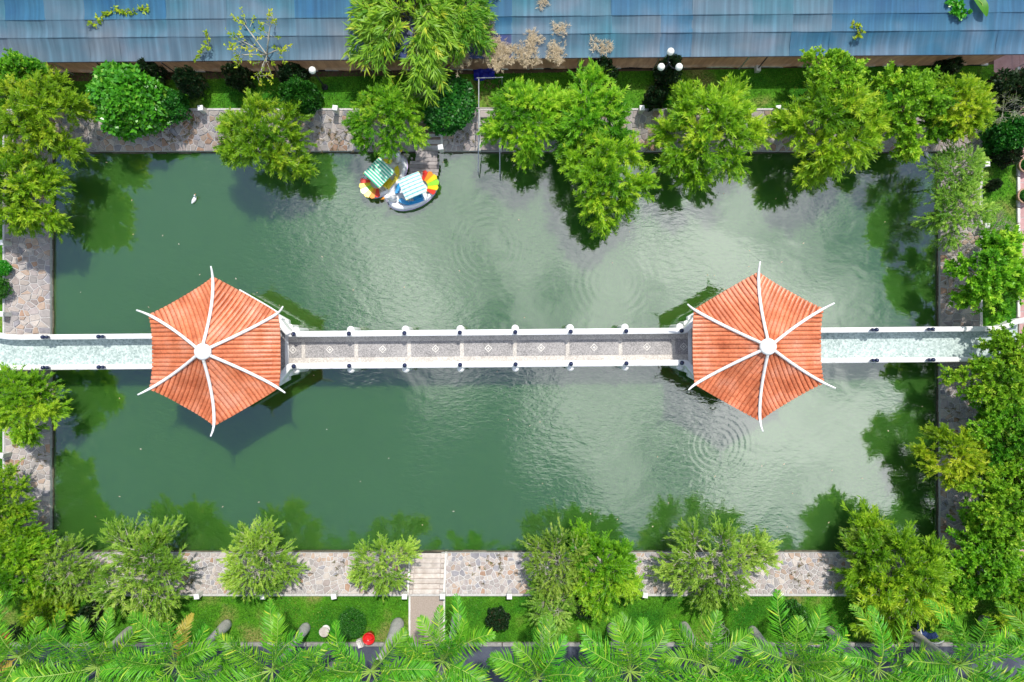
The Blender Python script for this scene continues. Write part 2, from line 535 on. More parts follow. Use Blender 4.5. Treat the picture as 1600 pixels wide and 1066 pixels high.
def mat_pebble(name, dark, light, scale=26):
    m, n, l, b = new_mat(name)
    tc = n.new('ShaderNodeTexCoord')
    v = n.new('ShaderNodeTexVoronoi'); v.inputs['Scale'].default_value = scale
    l.new(tc.outputs['Object'], v.inputs['Vector'])
    sp = n.new('ShaderNodeSeparateColor'); l.new(v.outputs['Color'], sp.inputs[0])
    nz = n.new('ShaderNodeTexNoise'); nz.inputs['Scale'].default_value = 1.3; nz.inputs['Detail'].default_value = 6
    l.new(tc.outputs['Object'], nz.inputs['Vector'])
    ad = n.new('ShaderNodeMath'); ad.operation = 'ADD'
    mu = n.new('ShaderNodeMath'); mu.operation = 'MULTIPLY'; mu.inputs[1].default_value = 0.55
    l.new(sp.outputs[0], mu.inputs[0])
    mu2 = n.new('ShaderNodeMath'); mu2.operation = 'MULTIPLY'; mu2.inputs[1].default_value = 0.55
    l.new(nz.outputs['Fac'], mu2.inputs[0])
    l.new(mu.outputs[0], ad.inputs[0]); l.new(mu2.outputs[0], ad.inputs[1])
    r = ramp(n, [(0.2, dark), (0.8, light)])
    l.new(ad.outputs[0], r.inputs[0]); l.new(r.outputs[0], b.inputs['Base Color'])
    bp = n.new('ShaderNodeBump'); bp.inputs['Strength'].default_value = 0.5; bp.inputs['Distance'].default_value = 0.02; bp.invert = True
    l.new(v.outputs['Distance'], bp.inputs['Height']); l.new(bp.outputs[0], b.inputs['Normal'])
    b.inputs['Roughness'].default_value = 0.8
    return m


M['peb_dark'] = mat_pebble('grey_pebble_mosaic', (0.16, 0.155, 0.155), (0.40, 0.38, 0.37))
M['peb_edge'] = mat_pebble('cream_pebble_border', (0.34, 0.31, 0.28), (0.62, 0.58, 0.53))
M['peb_pale'] = mat_pebble('pale_green_pebble_mosaic', (0.23, 0.30, 0.29), (0.52, 0.61, 0.58), 13)


def mat_net(name, a, bcol, c, trans=0.12):
    m, n, l, b = new_mat(name)
    g = n.new('ShaderNodeNewGeometry')
    nz = n.new('ShaderNodeTexNoise'); nz.inputs['Scale'].default_value = 0.33; nz.inputs['Detail'].default_value = 4
    l.new(g.outputs['Position'], nz.inputs['Vector'])
    r = ramp(n, [(0.30, a), (0.5, bcol), (0.68, c)])
    l.new(nz.outputs['Fac'], r.inputs[0])
    # woven strips running with the slope
    mp = n.new('ShaderNodeMapping'); mp.inputs['Scale'].default_value = (5.5, 0.12, 1)
    l.new(g.outputs['Position'], mp.inputs['Vector'])
    w = n.new('ShaderNodeTexNoise'); w.inputs['Scale'].default_value = 1.0; w.inputs['Detail'].default_value = 3
    l.new(mp.outputs[0], w.inputs['Vector'])
    r2 = ramp(n, [(0.32, (0.80, 0.80, 0.82)), (0.50, (0.97, 0.97, 0.97)), (0.70, (1.22, 1.25, 1.25))])
    l.new(w.outputs['Fac'], r2.inputs[0])
    mx = n.new('ShaderNodeMixRGB'); mx.blend_type = 'MULTIPLY'; mx.inputs[0].default_value = 1
    l.new(r.outputs[0], mx.inputs[1]); l.new(r2.outputs[0], mx.inputs[2])
    l.new(mx.outputs[0], b.inputs['Base Color'])
    b.inputs['Roughness'].default_value = 0.6
    b.inputs['Specular IOR Level'].default_value = 0.3
    tp = n.new('ShaderNodeBsdfTransparent')
    ms = n.new('ShaderNodeMixShader'); ms.inputs[0].default_value = 0.16
    tl = n.new('ShaderNodeBsdfTranslucent'); l.new(mx.outputs[0], tl.inputs['Color'])
    mt_ = n.new('ShaderNodeMixShader'); mt_.inputs[0].default_value = trans
    l.new(b.outputs[0], mt_.inputs[1]); l.new(tl.outputs[0], mt_.inputs[2])
    l.new(mt_.outputs[0], ms.inputs[1]); l.new(tp.outputs[0], ms.inputs[2])
    l.new(ms.outputs[0], n.get('Material Output').inputs['Surface'])
    return m


M['net_grey'] = mat_net('grey_shade_net', (0.06, 0.175, 0.24), (0.105, 0.185, 0.25), (0.16, 0.205, 0.25))
M['net_teal'] = mat_net('teal_shade_net', (0.03, 0.17, 0.23), (0.09, 0.19, 0.26), (0.18, 0.22, 0.28))
M['net_blue'] = mat_net('blue_shade_net', (0.02, 0.11, 0.23), (0.04, 0.155, 0.26), (0.12, 0.195, 0.28))
M['net_navy'] = mat_net('navy_shade_net', (0.02, 0.035, 0.15), (0.05, 0.075, 0.22), (0.15, 0.16, 0.24))
M['skirt'] = mat_net('brown_side_net', (0.42, 0.23, 0.13), (0.52, 0.31, 0.18), (0.58, 0.37, 0.24), 0.6)

# ------------------------------------------------------------------ ground, pond and banks
PX0, PX1, PY0, PY1 = P(83, 0, .0).x, P(1465, 0, .0).x, P(0, 862, .0).y, P(0, 238, .0).y      # water's edge
BX0, BX1, BY0, BY1 = P(8, 0).x, P(1530, 0).x, P(0, 928).y, P(0, 173).y                      # top of the banks
LIP = 0.22


def bank_z(x, y):
    if x < BX0 or x > BX1 or y < BY0 or y > BY1:
        return GARDEN
    t = 1.0
    d = [((x - PX0) / (BX0 - PX0)), ((x - PX1) / (BX1 - PX1)), ((y - PY0) / (BY0 - PY0)), ((y - PY1) / (BY1 - PY1))]
    t = max(0.0, min(1.0, max(d)))
    return LIP + (GARDEN - LIP) * t


def ring(outer, inner, z):
    (ax0, ax1, ay0, ay1), (bx0, bx1, by0, by1) = outer, inner
    v = [(ax0, ay0, z), (ax1, ay0, z), (ax1, ay1, z), (ax0, ay1, z), (bx0, by0, z), (bx1, by0, z), (bx1, by1, z), (bx0, by1, z)]
    f = [(0, 1, 5, 4), (1, 2, 6, 5), (2, 3, 7, 6), (3, 0, 4, 7)]
    return MB().add(v, f)


g = ring((-400, 400, -400, 400), (BX0, BX1, BY0, BY1), GARDEN - 0.012).build('ground', M['soil'])
tag(g, 'bare soil ground around the pond garden', 'ground', kind='structure')
WALL_B = P(0, 1003).y            # kerb wall between lawn and road at the bottom
NET_Y_L, NET_Y_R = P(0, 112).y, P(1600, 97).y


def lawn_piece(poly, label):
    o = MB().add([(p[0], p[1], GARDEN - 0.004) for p in poly], [tuple(range(len(poly)))]).build('lawn', M['lawn'])
    return tag(o, label, 'lawn', kind='structure')


PATH_X = P(1588, 0).x            # pink path on the right
lawn_piece([(-60, WALL_B), (PATH_X, WALL_B), (PATH_X, BY0), (-60, BY0)], 'lawn strip between the lower bank and the road')
lawn_piece([(-60, BY1), (PATH_X, BY1), (PATH_X, NET_Y_R - .1), (-60, NET_Y_L - 1.2)], 'lawn strip between the upper bank and the net house')
lawn_piece([(-60, BY0), (BX0, BY0), (BX0, BY1), (-60, BY1)], 'lawn left of the pond')
lawn_piece([(BX1, BY0), (PATH_X, BY0), (PATH_X, BY1), (BX1, BY1)], 'lawn right of the pond beside the pink path')

o = MB().add([(PX0 - .3, PY0 - .3, 0), (PX1 + .3, PY0 - .3, 0), (PX1 + .3, PY1 + .3, 0), (PX0 - .3, PY1 + .3, 0)], [(0, 1, 2, 3)]).build('pond_water', M['water'])
tag(o, 'still murky green pond water with cloud reflections', 'water', kind='structure')

# crown circles (photo pixels) that hide part of the banks, filled further down; used to choose which stones are parts
CROWNS = [(45, 180, 80), (30, 300, 70), (212, 158, 48), (405, 210, 60), (610, 190, 55), (695, 165, 40), (820, 180, 55), (920, 190, 70), (945, 265, 60),
          (1115, 200, 75), (1315, 190, 80), (1430, 170, 65), (1490, 270, 45), (1545, 420, 60), (1550, 600, 55), (1490, 710, 40), (1550, 800, 55),
          (1400, 900, 70), (1120, 880, 65), (870, 880, 40), (940, 890, 50), (598, 885, 42), (405, 880, 50), (215, 900, 70), (95, 890, 45), (35, 630, 50)]

# stairs footprints kept free of stones: (x0, x1, side)
ST_BOT = (P(641, 0, .7).x, P(694, 0, .7).x)
ST_TOP = (P(652, 0, .7).x, P(688, 0, .7).x)
ST_TOP2 = (P(751, 0, .7).x, P(781, 0, .7).x)


def clip(poly, nx, ny, c):
    """keep nx*x+ny*y <= c"""
    out = []
    n = len(poly)
    for i in range(n):
        a, b = poly[i], poly[(i + 1) % n]
        da, db = nx * a[0] + ny * a[1] - c, nx * b[0] + ny * b[1] - c
        if da <= 0:
            out.append(a)
        if (da < 0 < db) or (db < 0 < da):
            t = da / (da - db)
            out.append((a[0] + (b[0] - a[0]) * t, a[1] + (b[1] - a[1]) * t))
    return out


def voronoi(poly, spacing, seed, jitter=0.42):
    rnd = random.Random(seed)
    xs = [p[0] for p in poly]; ys = [p[1] for p in poly]
    seeds = []
    ny = max(1, int(round((max(ys) - min(ys)) / spacing)))
    sy = (max(ys) - min(ys)) / ny
    nx = int((max(xs) - min(xs)) / spacing) + 1
    for j in range(ny):
        for i in range(nx):
            if rnd.random() < 0.16:
                continue
            seeds.append((min(xs) + (i + .5 + (j % 2) * .5 + rnd.uniform(-jitter, jitter)) * spacing, min(ys) + (j + .5 + rnd.uniform(-jitter, jitter)) * sy))
    S = np.array(seeds)
    cells = []
    for i, s in enumerate(seeds):
        d = (S[:, 0] - s[0]) ** 2 + (S[:, 1] - s[1]) ** 2
        idx = np.argsort(d)[1:20]
        w = spacing * 1.6
        c = [(s[0] - w, s[1] - w), (s[0] + w, s[1] - w), (s[0] + w, s[1] + w), (s[0] - w, s[1] + w)]
        gap = rnd.uniform(0.014, 0.026)
        for k in idx:
            q = seeds[k]
            nx_, ny_ = q[0] - s[0], q[1] - s[1]
            L = math.hypot(nx_, ny_)
            nx_, ny_ = nx_ / L, ny_ / L
            c = clip(c, nx_, ny_, nx_ * (s[0] + q[0]) / 2 + ny_ * (s[1] + q[1]) / 2 - gap)
            if len(c) < 3: break
        for k in range(len(poly)):
            if len(c) < 3: break
            a, b = poly[k], poly[(k + 1) % len(poly)]
            ex, ey = b[0] - a[0], b[1] - a[1]
            L = math.hypot(ex, ey)
            c = clip(c, ey / L, -ex / L, (ey * a[0] - ex * a[1]) / L - 0.012)
        if len(c) >= 3:
            ar = abs(sum(c[k][0] * c[(k + 1) % len(c)][1] - c[(k + 1) % len(c)][0] * c[k][1] for k in range(len(c)))) / 2
            if ar > 0.012:
                cells.append((c, ar))
    return cells


def make_bank(label, base_pts, axis, seed, spacing, skip=()):
    """base_pts: lower-left, lower-right (water's edge), upper-right, upper-left in world xy"""
    (a, b, c, d) = [Vector((p[0], p[1], 0)) for p in base_pts]
    za, zg = LIP, GARDEN
    bank = MB()
    A, B, C, D = (Vector((p.x, p.y, z)) for p, z in ((a, za), (b, za), (c, zg - .004), (d, zg - .004)))
    A0, B0 = Vector((a.x, a.y, -.6)), Vector((b.x, b.y, -.6))
    D0, C0 = Vector((d.x, d.y, -.6)), Vector((c.x, c.y, -.6))
    bank.add([A, B, C, D, A0, B0, C0, D0], [(0, 1, 2, 3), (4, 5, 1, 0), (5, 6, 2, 1), (6, 7, 3, 2), (7, 4, 0, 3)])
    root = bank.build('stone_embankment', M['mortar'])
    tag(root, label, 'embankment', kind='structure')
    ex = (B - A).normalized()
    nrm = ex.cross((D - A)).normalized()
    if nrm.z < 0: nrm = -nrm
    ey = nrm.cross(ex)
    if ey.dot(D - A) < 0: ey = -ey
    uv = [((p - A).dot(ex), (p - A).dot(ey)) for p in (A, B, C, D)]
    cells = voronoi(uv, spacing, seed)
    rnd = random.Random(seed + 7)
    def to3(u, v, h):
        return A + ex * u + ey * v + nrm * h
    items = []
    for poly, ar in cells:
        cu = sum(p[0] for p in poly) / len(poly); cv = sum(p[1] for p in poly) / len(poly)
        w = to3(cu, cv, 0)
        if any(x0 - .06 < w.x < x1 + .06 for x0, x1 in skip):
            continue
        k = 1066.67 / (CAM_H - w.z)
        px, py = 800 + w.x * k, 533 - w.y * k
        hidden = any((px - q[0]) ** 2 + (py - q[1]) ** 2 < q[2] ** 2 for q in CROWNS) or px < 0 or px > 1600
        items.append((hidden, -ar, poly, cu, cv))
    items.sort(key=lambda t: (t[0], t[1]))
    rest = [MB() for _ in M['stones']]
    for i, (hid, nar, poly, cu, cv) in enumerate(items):
        h = rnd.uniform(0.018, 0.05)
        tilt = (rnd.uniform(-.03, .03), rnd.uniform(-.03, .03))
        n = len(poly)
        s = 1 - min(.25, 0.03 / math.sqrt(-nar))
        v = [to3(p[0], p[1], -0.02) for p in poly] + [to3(p[0], p[1], h * .55) for p in poly] + \
            [to3(cu + (p[0] - cu) * s, cv + (p[1] - cv) * s, h + (p[0] - cu) * tilt[0] + (p[1] - cv) * tilt[1]) for p in poly]
        flip = 1
        f = [(k, (k + 1) % n, n + (k + 1) % n, n + k) for k in range(n)] + [(n + k, n + (k + 1) % n, 2 * n + (k + 1) % n, 2 * n + k) for k in range(n)] + [tuple(range(2 * n, 3 * n))]
        # patches of rusty / grey stones drift along the bank
        drift = math.sin(cu * .55 + seed) + math.sin(cu * .21 + seed * 2.3)
        wts = [3, 3, 2.6, 1.6 + max(0, drift) * 1.6, 1.3, .45 + max(0, drift) * .9, 1.8, 2.2]
        mi = rnd.choices(range(8), wts)[0]
        if i < 298:
            MB().add(v, f).build('stone', M['stones'][mi], root)
        else:
            rest[mi].add(v, f)
    allm = MB()
    for mi, mb in enumerate(rest):
        if mb.v: allm.add(mb.v, mb.f, mi)
    if allm.v:
        o = allm.build('stones', M['stones'], root)
        o['kind'] = 'stuff'
    # mossy footing course of the retaining wall, just above the waterline
    up2 = Vector((0, 0, 1)); inn = up2.cross(ex)
    if inn.dot(D - A) > 0: inn = -inn
    inn = Vector((inn.x, inn.y, 0)).normalized()
    Lx = (B - A).length
    x = .09
    while x < Lx - .5:
        w = min(rnd.uniform(.5, 1.1), Lx - .09 - x)
        pr = rnd.uniform(.03, .085)
        a_, b_ = A + ex * x, A + ex * (x + w - .02)
        zt = rnd.uniform(.04, .09)
        vs = [Vector((q.x, q.y, -.4)) for q in (a_, b_, b_ + inn * pr, a_ + inn * pr)] + [Vector((q.x, q.y, zt)) for q in (a_, b_, b_ + inn * pr, a_ + inn * pr)]
        MB().add(vs, [(4, 5, 6, 7), (0, 1, 5, 4), (1, 2, 6, 5), (2, 3, 7, 6), (3, 0, 4, 7)]).build('footing_stone', M['mossy'], root)
        x += w
    return root


make_bank('crazy-paved stone bank along the upper edge of the pond', [(PX0, PY1), (PX1, PY1), (BX1, BY1), (BX0, BY1)], 0, 11, 0.27, (ST_TOP, ST_TOP2))
make_bank('pale crazy-paved stone bank along the lower edge of the pond', [(PX1, PY0), (PX0, PY0), (BX0, BY0), (BX1, BY0)], 0, 23, 0.225, (ST_BOT,))
make_bank('crazy-paved stone bank along the left edge of the pond', [(PX0, PY0), (PX0, PY1), (BX0, BY1), (BX0, BY0)], 1, 37, 0.28)
make_bank('stone bank under the trees along the right edge of the pond', [(PX1, PY1), (PX1, PY0), (BX1, BY0), (BX1, BY1)], 1, 41, 0.28)

# narrow concrete edging along the top of each bank
def edging(name_label, x0, x1, y0, y1):
    e = MB().box(x0, x1, y0, y1, GARDEN - .2, GARDEN + .05, bev=.015).build('bank_edging', M['mortar'])
    tag(e, name_label, 'edging')
edging('thin concrete edging on top of the upper stone bank', BX0, BX1, BY1 + .002, BY1 + .11)
edging('thin concrete edging on top of the lower stone bank', BX0, BX1, BY0 - .11, BY0 - .002)
edging('thin concrete edging on top of the left stone bank', BX0 - .11, BX0 - .002, BY0, BY1)
edging('pale concrete edging on top of the right stone bank', BX1 + .002, BX1 + .16, BY0, BY1)

# road at the bottom
o = MB().add([(-400, -60, GARDEN), (400, -60, GARDEN), (400, WALL_B - .2, GARDEN), (-400, WALL_B - .2, GARDEN)], [(0, 1, 2, 3)]).build('road', M['asphalt'])
tag(o, 'dark bluish asphalt road under the palms', 'road', kind='structure')
kw = empty('kerb', (0, WALL_B - .1, GARDEN), 0, 'pale kerb between the lower lawn and the asphalt road', 'kerb')
kb = MB().box(-.48, .48, -.1, .1, -.15, .14, bev=.03).mesh('kerb_stone', M['kerb'])
for i in range(-27, 28):
    link('kerb_stone', kb, kw, (i * 1.0, 0, 0))

# pink tiled path on the right
root = MB().add([(PATH_X + .14, -15.65, GARDEN - .002), (PATH_X + 2.6, -15.65, GARDEN - .002), (PATH_X + 2.6, 15.4, GARDEN - .002), (PATH_X + .14, 15.4, GARDEN - .002)], [(0, 1, 2, 3)]).build('path', M['mortar'])
tag(root, 'pink tiled path at the right edge of the garden', 'path', kind='structure')
tl = MB().box(-.285, .285, -.285, .285, -.02, .016, bev=.012).mesh('tile', M['pink_tile'])
n_t = 0
for i in range(4):
    for j in range(-26, 26):
        link('tile', tl, root, (PATH_X + .45 + i * .6, j * .6, GARDEN))
kr = empty('path_kerb', (PATH_X + .06, 0, GARDEN), 0, 'white kerb between the right lawn and pink path', 'kerb')
kb2 = MB().box(-.07, .07, -.38, .38, -.15, .12, bev=.02).mesh('kerb_stone', M['white_worn'])
for i in range(-19, 18):
    y = i * .8
    if -1.9 < y < 1.3: continue
    link('kerb_stone', kb2, kr, (0, y, 0))
# pink paved corner by the end of the net house (top right)
cor = MB().add([P(1553, 112, GARDEN + .004), P(1600, 150, GARDEN + .004), P(1700, 150, GARDEN + .004), P(1700, 20, GARDEN + .004), P(1553, 20, GARDEN + .004)], [(0, 1, 2, 3, 4)]).build('paved_corner', M['pink_tile'])
tag(cor, 'pink paved corner at the end of the net house', 'pavement', kind='structure')

# ------------------------------------------------------------------ bridge and pavilions
PAV_L = Vector((P(335, 549, 3.8).x, P(335, 549, 3.8).y, 0))
PAV_R = Vector((P(1185, 541.5, 3.8).x, P(1185, 541.5, 3.8).y, 0))
axis = (PAV_R - PAV_L)
SPAN = axis.length
BANG = math.atan2(axis.y, axis.x)
DECK = 1.16
RAIL = 1.92
HW = 0.80          # half width to the middle of the parapet
RW = 0.115         # half thickness of the parapet
HEXR = 3.05


def sweep_wall(mb, path, z0, z1, hw, m=0, cap_h=0.1, cap_w=0.03):
    """wall following a plan polyline with a slightly wider rounded coping"""
    pts = [Vector((p[0], p[1])) for p in path]
    prof = [(-hw, z0), (-hw, z1 - cap_h), (-hw - cap_w, z1 - cap_h + .012), (-hw - cap_w, z1 - .03), (-hw + .02, z1),
            (hw - .02, z1), (hw + cap_w, z1 - .03), (hw + cap_w, z1 - cap_h + .012), (hw, z1 - cap_h), (hw, z0)]
    n = len(prof)
    vs, fs = [], []
    for i, p in enumerate(pts):
        t = (pts[min(i + 1, len(pts) - 1)] - pts[max(i - 1, 0)]).normalized()
        nn = Vector((-t.y, t.x))
        for (o_, z) in prof:
            vs.append((p.x + nn.x * o_, p.y + nn.y * o_, z))
    for i in range(len(pts) - 1):
        for k in range(n):
            k2 = (k + 1) % n
            fs.append((i * n + k, i * n + k2, (i + 1) * n + k2, (i + 1) * n + k))
    fs.append(tuple(range(n))); fs.append(tuple((len(pts) - 1) * n + k for k in range(n - 1, -1, -1)))
    mb.add(vs, fs, m)


def flare(x_from, x_to, y_from, y_to, sgn, k=9):
    out = []
    for i in range(k + 1):
        t = i / k
        s = t * t * (3 - 2 * t)
        out.append((x_from + (x_to - x_from) * t, sgn * (y_from + (y_to - y_from) * (s * .55 + t * t * .45))))
    return out


def post(parent, x, y, outward, both=True):
    """round white pier swelling out of the parapet, with a navy ball on the rail"""
    if both:
        p = MB().lathe([(.15, -.55), (.15, RAIL - .34), (.19, RAIL - .31), (.19, RAIL - .2), (.13, RAIL - .13), (.03, RAIL - .11)], (x, y + outward * .19, 0), 16).build('pier', M['white'], parent, smooth=False)
    MB().lathe([(.05, RAIL - .01), (.05, RAIL + .05), (.075, RAIL + .06), (.095, RAIL + .10), (.115, RAIL + .17), (.105, RAIL + .23), (.07, RAIL + .27), (.01, RAIL + .31)], (x, y, 0), 16).build('ball_finial_or_shadow', M['blue_glaze'], parent, smooth=True)


def lozenge(parent, x, y, z, s=.2):
    d1 = [(x - s, y), (x, y - s), (x + s, y), (x, y + s)]
    s2, s3 = s * .74, s * .42
    mb = MB()
    o_, i_ = d1, [(x - s2, y), (x, y - s2), (x + s2, y), (x, y + s2)]
    v = [(p[0], p[1], z) for p in o_] + [(p[0], p[1], z) for p in i_]
    v += [(p[0], p[1], z - .02) for p in o_] + [(p[0], p[1], z - .02) for p in i_]
    f = [(k, (k + 1) % 4, 4 + (k + 1) % 4, 4 + k) for k in range(4)] + [(8 + k, 8 + (k + 1) % 4, (k + 1) % 4, k) for k in range(4)] + [(4 + k, 4 + (k + 1) % 4, 12 + (k + 1) % 4, 12 + k) for k in range(4)]
    mb.add(v, f)
    mb.prism([(x - s3, y), (x - s3 * .35, y - s3 * .35), (x, y - s3), (x + s3 * .35, y - s3 * .35), (x + s3, y), (x + s3 * .35, y + s3 * .35), (x, y + s3), (x - s3 * .35, y + s3 * .35)], z - .02, z + .002)
    mb.build('lozenge_inlay', M['white_worn'], parent)


mid = (PAV_L + PAV_R) / 2
bridge = empty('footbridge', (mid.x, mid.y, 0), BANG, 'white footbridge with grey pebble deck between the two pavilions', 'footbridge')
L2 = SPAN / 2 - 2.64                 # half length between the platforms
sl = MB().box(-L2, L2, -HW - RW + .01, HW + RW - .01, DECK - .3, DECK - .02)
sl.build('deck_slab', M['mortar'], bridge)
npan = 7
pitch = (2 * L2 - 1.5) / npan
for i in range(npan):
    xa = -L2 + .75 + i * pitch
    MB().box(xa + .10, xa + pitch - .10, -.40, .40, DECK - .05, DECK, bev=.006).build('pebble_panel', M['peb_dark'], bridge)
    lozenge(bridge, xa + pitch / 2, 0, DECK + .012)
for i in range(npan + 1):
    xa = -L2 + .75 + i * pitch
    MB().box(xa - .098, xa + .098, -.40, .40, DECK - .05, DECK + .004, bev=.006).build('cross_strip', M['peb_edge'], bridge)
for s in (-1, 1):
    MB().box(-L2, L2, min(s * .402, s * .69), max(s * .402, s * .69), DECK - .05, DECK + .014, bev=.006).build('border_strip', M['peb_edge'], bridge)
    MB().box(-L2 if s < 0 else L2 - .65, -L2 + .65 if s < 0 else L2, -.40, .40, DECK - .05, DECK - .002, bev=.006).build('pebble_panel', M['peb_dark'], bridge)
    lozenge(bridge, s * (L2 - .22), 0, DECK + .012)
    fl = .55
    pth = [(-x, y) for x, y in flare(L2 - .35, L2 + .28, HW, HW + .68, s)][::-1] + [(-L2 + .35 + (2 * L2 - .7) * t / 12, s * HW) for t in range(1, 12)] + flare(L2 - .35, L2 + .28, HW, HW + .68, s)
    mb = MB(); sweep_wall(mb, pth, DECK - .32, RAIL, RW)
    mb.build('parapet', M['white'], bridge)
    for i in range(npan + 1):
        post(bridge, -L2 + .55 + i * (2 * L2 - 1.1) / npan, s * HW, s)
for i in range(1, npan):
    if i % 2: continue
    x = -L2 + .55 + i * (2 * L2 - 1.1) / npan
    MB().box(x - .2, x + .2, -.7, .7, -1.0, DECK - .302).build('bridge_pier', M['white_worn'], bridge)


def approach(label, pav, sgn, end_x, flare_len, flare_w, post_xs):
    """pale ramp from the bank to a pavilion; local +x points from the bank end to the pavilion"""
    root = empty('approach_bridge', (pav.x, pav.y, 0), BANG, label, 'footbridge')
    x_in = sgn * 2.55
    a, b = min(end_x, x_in), max(end_x, x_in)
    MB().box(a, b, -HW - RW + .01, HW + RW - .01, DECK - .3, DECK - .02).build('deck_slab', M['mortar'], root)
    # the walk widens towards the bank
    n = 24
    poly_t, poly_b, path_p, path_m = [], [], [], []
    for i in range(n + 1):
        x = x_in + (end_x - x_in) * i / n
        d = max(0.0, 1 - abs(x - end_x) / flare_len)
        w = HW - .04 + flare_w * d * d * (3 - 2 * d)
        path_p.append((x, w)); path_m.append((x, -w))
    dk = MB()
    v = []
    for (x, w) in path_p:
        v += [(x, w - RW + .01, DECK + .006), (x, -w + RW - .01, DECK + .006)]
    f = [(2 * i, 2 * i + 1, 2 * i + 3, 2 * i + 2) for i in range(n)]
    if sgn > 0: f = [q[::-1] for q in f]
    v2 = [(p[0], p[1], DECK - .15) for p in v]
    k = len(v)
    f += [(2 * i, 2 * i + 2, k + 2 * i + 2, k + 2 * i) for i in range(n)] + [(2 * i + 1, k + 2 * i + 1, k + 2 * i + 3, 2 * i + 3) for i in range(n)]
    dk.add(v + v2, f).build('pebble_deck', M['peb_pale'], root)
    for pth in (path_p, path_m):
        mb = MB(); sweep_wall(mb, pth, DECK - .32, RAIL - .12, RW - .02)
        mb.build('parapet', M['white'], root)
    for x in post_xs:
        for s in (-1, 1):
            for dx, r in ((-.10 * sgn, .09), (.10 * sgn, .105)):  # second dark ball is added as the shadow and reflection of the first
                MB().lathe([(.05, RAIL - .13), (.06, RAIL - .05), (r * .85, RAIL - .02), (r, RAIL + .05), (r * .9, RAIL + .13), (r * .45, RAIL + .18), (.01, RAIL + .19)], (x + dx, s * (HW - .04), 0), 14).build('ball_finial_or_shadow', M['blue_glaze'], root, smooth=True)
    return root


def locx(pav, px, z):
    return (P(px, 540, z).x - pav.x) / math.cos(BANG)


approach('pale pebble-decked bridge arm from the left bank to the left pavilion', PAV_L, -1, locx(PAV_L, -40, DECK), 2.6, .34, [locx(PAV_L, 157, 2.0), locx(PAV_L, 70, 2.0)])
approach('pale pebble-decked bridge arm from the right bank to the right pavilion', PAV_R, 1, locx(PAV_R, 1590, DECK), 1.5, .45, [locx(PAV_R, 1367, 2.0), locx(PAV_R, 1455, 2.0)])

ROOF_R = 3.46
Z_EAVE, Z_APEX = 3.55, 5.05


def roof_z(rho):
    """rho 0 at the apex .. 1 at the eave (along a face's middle); concave sweep"""
    return Z_EAVE + (Z_APEX - Z_EAVE) * ((1 - rho) ** 1.45)


